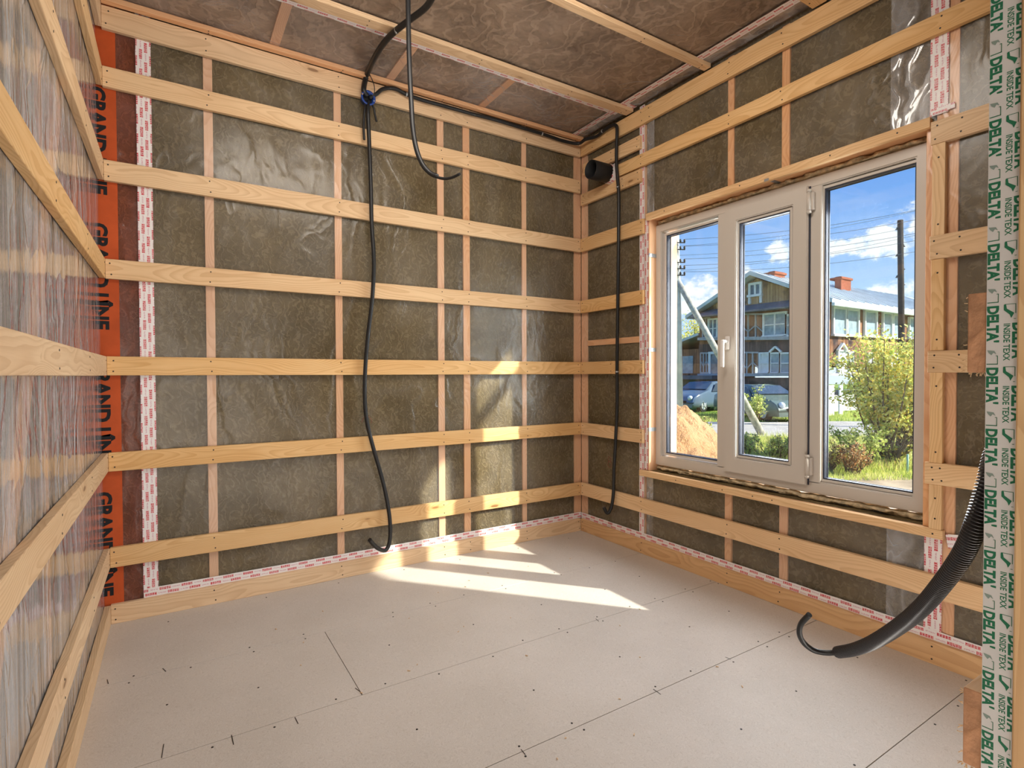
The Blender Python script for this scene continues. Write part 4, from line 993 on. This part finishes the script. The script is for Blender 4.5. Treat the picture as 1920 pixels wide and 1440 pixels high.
# chimneys
for px0, px1, py0, py1, yy_, nm in ((1452, 1472, 511, 530, YM-.4, 0), (1577, 1596, 521, 548, YM-1.3, 1)):
    a = on(1, yy_, px0, py1); b = on(1, yy_, px1, py0)
    bm = bmesh.new(); box(bm, (a.x, yy_, a.z-.9), (b.x, yy_+.35, b.z), .02); box(bm, (a.x-.07, yy_-.07, b.z-.16), (b.x+.07, yy_+.62, b.z-.04), .02); obj('chimney', bm, BRICK, house)
def hwin(face, x0, y0, x1, y1, cols=2, rows=1, off=.05, frame=.09, mat=WHITEP, glass=HGLASS, sill=True, apron=0):
    """window given by its picture rectangle on the gable ('g') or long ('l') face"""
    P = gp if face == 'g' else lp; a = P(x0, (y0+y1)/2); b = P(x1, (y0+y1)/2); zt = P((x0+x1)/2, y0).z; zb = P((x0+x1)/2, y1).z
    if face == 'g': u0, u1 = sorted((a.y, b.y)); mk = lambda u, d, z: Vector((XG-d, u, z))
    else: u0, u1 = sorted((a.x, b.x)); mk = lambda u, d, z: Vector((u, YG-d, z))
    bm = bmesh.new(); fr = frame
    def bb(ua, ub, za, zb_, d0, d1): box(bm, mk(ua, d0, za), mk(ub, d1, zb_))
    bb(u0-fr, u0, zb-fr-apron, zt+fr, 0, off+.06); bb(u1, u1+fr, zb-fr-apron, zt+fr, 0, off+.06); bb(u0, u1, zt, zt+fr, 0, off+.06); bb(u0-fr*1.3, u1+fr*1.3, zb-fr, zb, 0, off+.12)
    for i in range(1, cols): uc = u0+(u1-u0)*i/cols; bb(uc-fr*.4, uc+fr*.4, zb, zt, 0, off+.05)
    for i in range(1, rows): zc = zb+(zt-zb)*i/rows; bb(u0, u1, zc-fr*.3, zc+fr*.3, 0, off+.045)
    f = obj('window', bm, mat, house)
    bm = bmesh.new(); box(bm, mk(u0, .01, zb), mk(u1, .04, zt)); obj('pane', bm, glass, f)
    return f, u0, u1, zb, zt
hwin('g', 1409, 534, 1426, 552, 2, 1, frame=.12, apron=.35)
hwin('g', 1435, 589, 1474, 628, 2, 2, glass=CURT); hwin('g', 1477, 592, 1492, 628, 1, 2, glass=CURT)
hwin('g', 1428, 664, 1443, 698, 1, 2, glass=WHITEP); hwin('g', 1447, 664, 1462, 698, 1, 2, glass=CURT); hwin('g', 1466, 664, 1483, 698, 1, 2, glass=CURT)
hwin('g', 1334, 664, 1348, 702, 1, 1, frame=.14)
hwin('g', 1332, 600, 1345, 632, 2, 2)
# small pediments over the lower windows
for px0, px1, py in ((1443, 1465, 660),):
    a = gp(px0, py, .15); b = gp(px1, py, .15); c = gp((px0+px1)/2, py-10, .15); bm = bmesh.new(); beam(bm, a, c, .12, .08); beam(bm, c, b, .12, .08); obj('pediment', bm, WHITEP, house)
a = lp(1571, 657, .15); b = lp(1588, 657, .15); c = lp(1580, 644, .15); bm = bmesh.new(); beam(bm, a, c, .12, .08); beam(bm, c, b, .12, .08); obj('pediment', bm, WHITEP, house)
# lath pattern of the old glazed verandas
bm = bmesh.new()
for (x0, x1, y0, y1) in ((1389, 1431, 589, 634), (1389, 1423, 661, 703), (1318, 1332, 596, 634), (1314, 1330, 662, 700)):
    xs = [x0+(x1-x0)*i/3 for i in range(4)]
    for x_ in xs: beam(bm, gp(x_, y0, .04), gp(x_, y1, .04), .07, .07, up=Vector((1, 0, 0)))
    beam(bm, gp(x0, y0, .04), gp(x1, y0, .04), .08, .08); beam(bm, gp(x0, y1, .06), gp(x1, y1, .06), .14, .14)
    for i in range(3):
        up_ = i % 2; beam(bm, gp(xs[i], y1-(12 if up_ else 24), .04), gp(xs[i+1], y1-(24 if up_ else 12), .04), .06, .05)
obj('lath_pattern', bm, GREYP, house)
bm = bmesh.new()
for py in (635.5, 703.5): beam(bm, gp(1310, py, .12), gp(1545, py-2, .12), .22, .16)
obj('ledge', bm, GREYP, house)
# long face
hwin('l', 1561, 580, 1583, 627, 1, 1, frame=.10, glass=CURT); hwin('l', 1586, 583, 1606, 628, 1, 1, frame=.10, glass=CURT)
hwin('l', 1620, 586, 1640, 629, 1, 1, frame=.10, glass=CURT); hwin('l', 1654, 589, 1669, 632, 1, 1, frame=.09, glass=CURT); hwin('l', 1673, 592, 1688, 633, 1, 1, frame=.09, glass=CURT); hwin('l', 1703, 598, 1714, 634, 1, 1, frame=.09, glass=CURT)
hwin('l', 1569, 659, 1588, 698, 1, 1, frame=.07, glass=WHITEP); hwin('l', 1592, 661, 1596, 698, 1, 1, frame=.05); hwin('l', 1626, 664, 1640, 698, 1, 1, frame=.07, glass=WHITEP); hwin('l', 1666, 664, 1678, 698, 1, 1, frame=.07, glass=WHITEP)
bm = bmesh.new(); beam(bm, lp(1548, 702, .1), lp(1620, 702, .1), .2, .12); obj('ledge', bm, GREYP, house)
obj('corner_board', bx((XG-.06, YG-.06, -.1), (XG+.12, YG+.12, ZE)), SID_D, house)
# annex on the left of the house
ax0 = XG+.3; annex = tag(empty('house_annex', (ax0, YL, GZ)), 'low wooden annex with a blue grey roof at the left end of the old house', 'house')
ya = on(0, ax0, 1244, 640).y; zt_ = on(0, ax0, 1290, 655).z
obj('wall', bx((ax0, YL+.02, GZ), (ax0+5, ya, zt_)), SID_B, annex)
bm = bmesh.new(); extrude_poly(bm, [Vector((ax0-.4, YL+.02, zt_+.75)), Vector((ax0-.4, ya+.5, zt_-.15)), Vector((ax0-.4, ya+.5, zt_)), Vector((ax0-.4, YL+.02, zt_+.9))], (5.5, 0, 0)); obj('roof', bm, ROOFM, annex)
a = on(0, ax0, 1281, 668); b = on(0, ax0, 1300, 700)
bm = bmesh.new(); box(bm, (ax0-.05, b.y, b.z), (ax0, a.y, a.z)); obj('window', bm, CURT, annex)
bm = bmesh.new(); box(bm, (ax0-1.0, on(0, ax0-1, 1335, 705).y, on(0, ax0, 1300, 711).z), (ax0, ya, on(0, ax0, 1300, 704).z)); obj('canopy', bm, ROOFD, annex)
bm = bmesh.new(); box(bm, (ax0-.04, on(0, ax0, 1318, 705).y, GZ), (ax0, ya-.3, on(0, ax0, 1300, 712).z)); obj('garage_door', bm, plain('grey_green_door', (.16, .19, .18), .7, .2, var=.1), annex)
# grey pipe and posts along the plinth
bm = bmesh.new(); tube(bm, [Vector((XG-.5, YG+.6, -.25)), Vector((XG-.5, YL-1, -.25))], .28, 14); tag(obj('wrapped_pipe', bm, plain('grey_pipe_wrap', (.33, .36, .40), .5, .3, var=.15), origin=Vector((XG-.5, YG+.6, -.25))), 'thick grey wrapped pipe lying along the foot of the house', 'pipe')
for i, px in enumerate((1552, 1572)):
    a = lp(px, 722, 1.2); b = lp(px+(10 if i == 0 else 6), 770, 1.2); bm = bmesh.new(); box(bm, (a.x, a.y-.05, GZ), (b.x, a.y, a.z)); tag(obj('fence_panel', bm, PLW if i == 0 else WHITEP, origin=Vector((a.x, a.y, GZ))), ('pale low fence panel right of the house corner' if i == 0 else 'narrow white fence panel beside the pale one'), 'fence')

# ---- cars
def car(label, c, head, paint, name='car', L=4.1, Wd=1.68, H=1.42):
    root = tag(empty(name, c), label, 'car'); fw = Vector((math.cos(head), math.sin(head), 0)); sd = Vector((-fw.y, fw.x, 0)); up = Vector((0, 0, 1))
    top = [(-.5, .42), (-.49, .62), (-.44, .70), (-.36, .93), (-.24, .985), (-.05, 1.0), (.08, .96), (.22, .72), (.30, .66), (.42, .58), (.48, .46), (.5, .30)]
    bot = [(-.5, .30), (-.46, .16), (0, .14), (.46, .15), (.5, .24)]
    bm = bmesh.new()
    def pt(u, v, s, inset): return c + fw*(u*L) + up*(v*H) + sd*(s*(Wd/2-inset))
    def prof(u, cab=False):
        pts = top
        for (a, b), (a2, b2) in zip(pts, pts[1:]):
            if a <= u <= a2: return b+(b2-b)*(u-a)/(a2-a)
        return .3
    N_ = 36; rows = []
    for i in range(N_+1):
        u = -.5+i/N_; h = prof(u); belt = min(h, .64 if u < .2 else h); nose = .10*max(0, abs(u)-.40)/.1
        ring_ = []
        for s in (-1, 1):
            seq = [(.15, .03), (.32, .0), (belt*.9, .0), (belt, .02), ((belt+h)/2, .02+.12*max(0, h-belt)/.36), (h, .06+.20*max(0, h-belt)/.36)]
            if s == 1: seq = seq[::-1]
            for v, ins_ in seq: ring_.append(bm.verts.new(pt(u, v, s, ins_+nose)))
        rows.append(ring_)
    for a, b in zip(rows, rows[1:]):
        n = len(a)
        for k in range(n): bm.faces.new((a[k], b[k], b[(k+1) % n], a[(k+1) % n])).smooth = True
    bm.faces.new(rows[0]); bm.faces.new(rows[-1][::-1]); bmesh.ops.recalc_face_normals(bm, faces=bm.faces)
    obj('car_body', bm, paint, root)
    gl = plain('car_glass', (.05, .07, .10), .08, .7)
    for s in (-1, 1):
        for (u0_, u1_, u2_, u3_) in ((-.36, -.10, -.11, -.30), (-.08, .17, .06, -.09)):
            bm = bmesh.new(); q = [pt(u0_, .66, s, .004), pt(u1_, .66, s, .004), pt(u2_, .93, s, .10), pt(u3_, .91, s, .10)]; extrude_poly(bm, q, sd*(s*.02)); obj('side_window', bm, gl, root)
    bm = bmesh.new(); q = [pt(.225, .73, -1, .12), pt(.225, .73, 1, .12), pt(.085, .955, 1, .22), pt(.085, .955, -1, .22)]; extrude_poly(bm, q, fw*.03+up*.02); obj('windscreen', bm, gl, root)
    for s in (-1, 1):
        for u in (-.31, .32):
            p = pt(u, 0, s, .05)+up*.30; bm = bmesh.new(); tube(bm, [p-sd*(s*.16), p+sd*(s*.03)], .30, 24); wh = obj('wheel', bm, plain('tyre_rubber', (.02, .02, .02), .8, .2), root)
            bm = bmesh.new(); tube(bm, [p+sd*(s*.028), p+sd*(s*.045)], .19, 20)
            for k in range(5): t = k*1.2566; beam(bm, p+sd*(s*.05), p+sd*(s*.05)+(fw*math.cos(t)+up*math.sin(t))*.2, .05, .02)
            obj('hub_cap', bm, plain('hub_silver', (.55, .57, .6), .35, .5, metallic=.6), wh)
        p = pt(.475, .46, s, .30); bm = bmesh.new(); bmesh.ops.create_uvsphere(bm, u_segments=12, v_segments=8, radius=.12, matrix=Matrix.Translation(p)); obj('headlamp', bm, plain('lamp_glass', (.7, .75, .8), .1, .6), root)
    bm = bmesh.new(); beam(bm, pt(.497, .33, -1, .45), pt(.497, .33, 1, .45), .03, .12); obj('grille', bm, BLACK_INK, root)
    return root
PAINT = plain('dark_blue_grey_paint', (.10, .15, .22), .18, .6); PAINT2 = plain('dark_green_paint', (.12, .16, .14), .2, .6)
cc = dep(1322, 760, 26.5); cc.z = GZ+.02; car('dark blue grey car parked in front of the annex, seen through the left pane', cc, math.radians(184), PAINT)
cc = dep(1424, 770, 21.6); cc.z = GZ+.02; car('dark car half hidden by weeds, seen through the middle pane', cc, math.radians(250), PAINT2, H=1.35)

# ---- plants
def leafmat(name, a, b):
    m, g, out = newmat(name); tc = g.node('ShaderNodeTexCoord').outputs['Object']; n = g.noise(tc, 4, 3, .6)
    c = g.mix(g.ss(n, .35, .65), a, b); p = princ(g, None, c, .6, .25)
    tl = g.node('ShaderNodeBsdfTranslucent'); g.put(tl.inputs[0], c); mx = g.node('ShaderNodeMixShader'); mx.inputs[0].default_value = .55
    g.t.links.new(p, mx.inputs[1]); g.t.links.new(tl.outputs[0], mx.inputs[2]); g.t.links.new(mx.outputs[0], out.inputs[0]); return m
LG = leafmat('green_leaf', (.34, .46, .09), (.54, .60, .16)); LY = leafmat('yellowing_leaf', (.78, .66, .12), (.92, .68, .16)); LP = leafmat('pale_leaf', (.66, .70, .16), (.84, .82, .30))
LD = leafmat('dry_stalk', (.52, .40, .20), (.62, .50, .28)); LR = leafmat('rusty_leaf', (.50, .24, .10), (.58, .32, .14)); BARK = plain('brown_bark', (.16, .12, .08), .9, .1)
def leaf(bm, p, size, mi, rr):
    n = Vector((rr.gauss(0, 1), rr.gauss(0, 1), rr.gauss(0, 1))).normalized(); a = n.orthogonal().normalized(); a.rotate(__import__('mathutils').Quaternion(n, rr.uniform(0, 6.28))); b = n.cross(a)
    q = [p, p+a*size*.5+b*size*.28, p+a*size, p+a*size*.5-b*size*.28]
    f = bm.faces.new([bm.verts.new(v) for v in q]); f.material_index = mi
def shrub(name, label, base, H, R, n_branch, n_leaf, lsize, mats, wts, seed, cat='bush', group=None, trunk=0.0, narrow=1.0):
    rr = random.Random(seed); base = Vector(base); root = tag(empty(name, base), label, cat, group)
    wood_ = bmesh.new(); lv = bmesh.new(); tips = []
    if trunk: tube(wood_, spline([base, base+Vector((.1, 0, trunk*.5)), base+Vector((0, .1, trunk))], 4), R*.05+.03, 8)
    for i in range(n_branch):
        t = rr.uniform(0, 6.28); lean = rr.uniform(.1, 1)**.7; hh = H*rr.uniform(.62, 1)*(1.0-.30*lean); p0 = base+Vector((rr.uniform(-.08, .08), rr.uniform(-.08, .08), trunk))
        e = base+Vector((math.cos(t)*R*lean, math.sin(t)*R*lean, trunk+(hh-trunk)))
        mid = p0.lerp(e, .5)+Vector((math.cos(t)*R*.12, math.sin(t)*R*.12, H*.03)); P = spline([p0, mid, e], 6); tube(wood_, P, lambda i_, t_: max(.004, (.012+.006*H)*(1-.85*t_)), 5, cap=False); tips.append(P)
        for j in range(4):
            k = rr.randrange(4, len(P)-1); s = P[k]; d = Vector((rr.uniform(-1, 1), rr.uniform(-1, 1), rr.uniform(.1, 1.2))).normalized()*H*.17; Q = [s, s+d*.5+Vector((0, 0, .02)), s+d]; tube(wood_, Q, .005, 4, cap=False); tips.append(spline(Q, 4))
    for i in range(n_leaf):
        P = rr.choice(tips); p = P[min(len(P)-1, int((rr.random()**.75)*len(P)))]; p = p+Vector((rr.gauss(0, 1), rr.gauss(0, 1), rr.gauss(0, .8)))*H*.035*narrow
        if p.z < base.z+.02: p.z = base.z+.02+rr.random()*.1
        leaf(lv, p, lsize*rr.uniform(.6, 1.3), rr.choices(range(len(mats)), wts)[0], rr)
    obj('branches', wood_, BARK, root); obj('foliage', lv, mats, root); return root
def gpos(px, D): p = dep(px, 703, D); p.z = GZ; return p
shrub('yellowing_bush', 'large yellow green bush filling the right window pane', gpos(1672, 10.4), 2.85, 1.30, 40, 17000, .072, [LP, LY, LG], [6, 4, 2], 11)
shrub('side_bush', 'smaller green bush at the left foot of the large yellowing bush', gpos(1618, 10.0), 1.05, .55, 12, 1500, .06, [LG, LP], [3, 2], 12)
shrub('dry_weeds', 'rusty brown clump of dry weeds at the bottom of the right pane', gpos(1601, 9.4), .66, .28, 16, 900, .05, [LR, LD], [3, 2], 13, cat='weeds')
shrub('low_bush', 'low grey green weed clump in the lower middle pane', gpos(1400, 11.5), .62, .42, 14, 1500, .045, [LP, LG, LD], [3, 3, 2], 14, cat='weeds')
shrub('low_bush', 'low mixed weed clump in the lower middle pane, right of the strut', gpos(1452, 10.8), .66, .5, 14, 1700, .045, [LP, LG, LD], [4, 2, 3], 15, cat='weeds')
shrub('tall_weed', 'thin pale weed stalks in front of the blue grey car', gpos(1323, 13.5), .95, .2, 7, 420, .05, [LP, LD], [3, 2], 16, cat='weeds')
shrub('climbing_weeds', 'leafy green weeds growing over the dark car', gpos(1415, 19), 1.5, .45, 10, 700, .09, [LP, LG], [3, 2], 17, cat='weeds')
shrub('dry_weeds', 'yellow dry grass tuft beside the window mullion at the bottom of the right pane', gpos(1556, 9.6), .75, .25, 18, 800, .05, [LD, LP], [3, 2], 18, cat='weeds')
for i, (px, D, H, R, tr, lab, mats) in enumerate(((1318, 50, 9.6, 3.2, 2.5, 'yellow green tree rising left of the house gable', [LP, LY]), (1290, 52, 7.0, 3.4, 1.2, 'bright low tree behind the annex roof', [LP, LG]), (1603, 56, 10.0, 1.4, 3, 'tree top peeping over the roof beside the brick chimney', [LG, LP]), (1722, 60, 9.5, 2.6, 2.5, 'green tree beyond the right end of the house', [LG, LP]))):
    shrub('distant_tree', lab, gpos(px, D), H, R, 18, 2600, .22, mats, [3, 2], 30+i, cat='tree', trunk=tr, narrow=.9)
# grass blades: uncountable
def blades(name, label, n, px0, px1, D0, D1_, h, mats, seed, zb=GZ):
    rr = random.Random(seed); bm = bmesh.new()
    for i in range(n):
        D = D0+(D1_-D0)*rr.random(); p = dep(rr.uniform(px0, px1), 703, D); p.z = zb; d = Vector((rr.gauss(0, .3), rr.gauss(0, .3), 1)).normalized()*h*rr.uniform(.4, 1.2)
        s = Vector((rr.gauss(0, 1), rr.gauss(0, 1), 0)).normalized()*h*.045; mi = rr.randrange(len(mats))
        bm.faces.new([bm.verts.new(q) for q in (p-s, p+s, p+d)]).material_index = mi
    tag(obj(name, bm, mats, origin=dep((px0+px1)/2, 703, D0)), label, 'grass', kind='stuff')
blades('yard_weeds', 'mixed green and straw coloured grass in front of the road', 12000, 1360, 1745, 9.7, 14.8, .24, [LG, LP, LD, LP], 50)
blades('bright_grass', 'bright green grass strip at the bottom of the right pane', 3000, 1530, 1745, 8.9, 10.0, .13, [LG, LP], 51)
blades('verge_grass', 'green verge between the road and the house', 5000, 1300, 1640, 20, 24, .18, [LG, LP], 52)
a = gpos(1703, 9.5); bm = bmesh.new(); tube(bm, [a, dep(1702, 852, 9.5)], .018, 8); tag(obj('garden_stake', bm, plain('turquoise_stake', (.30, .55, .42), .5, .3), origin=a), 'thin turquoise stake standing in the grass under the bush', 'stake')
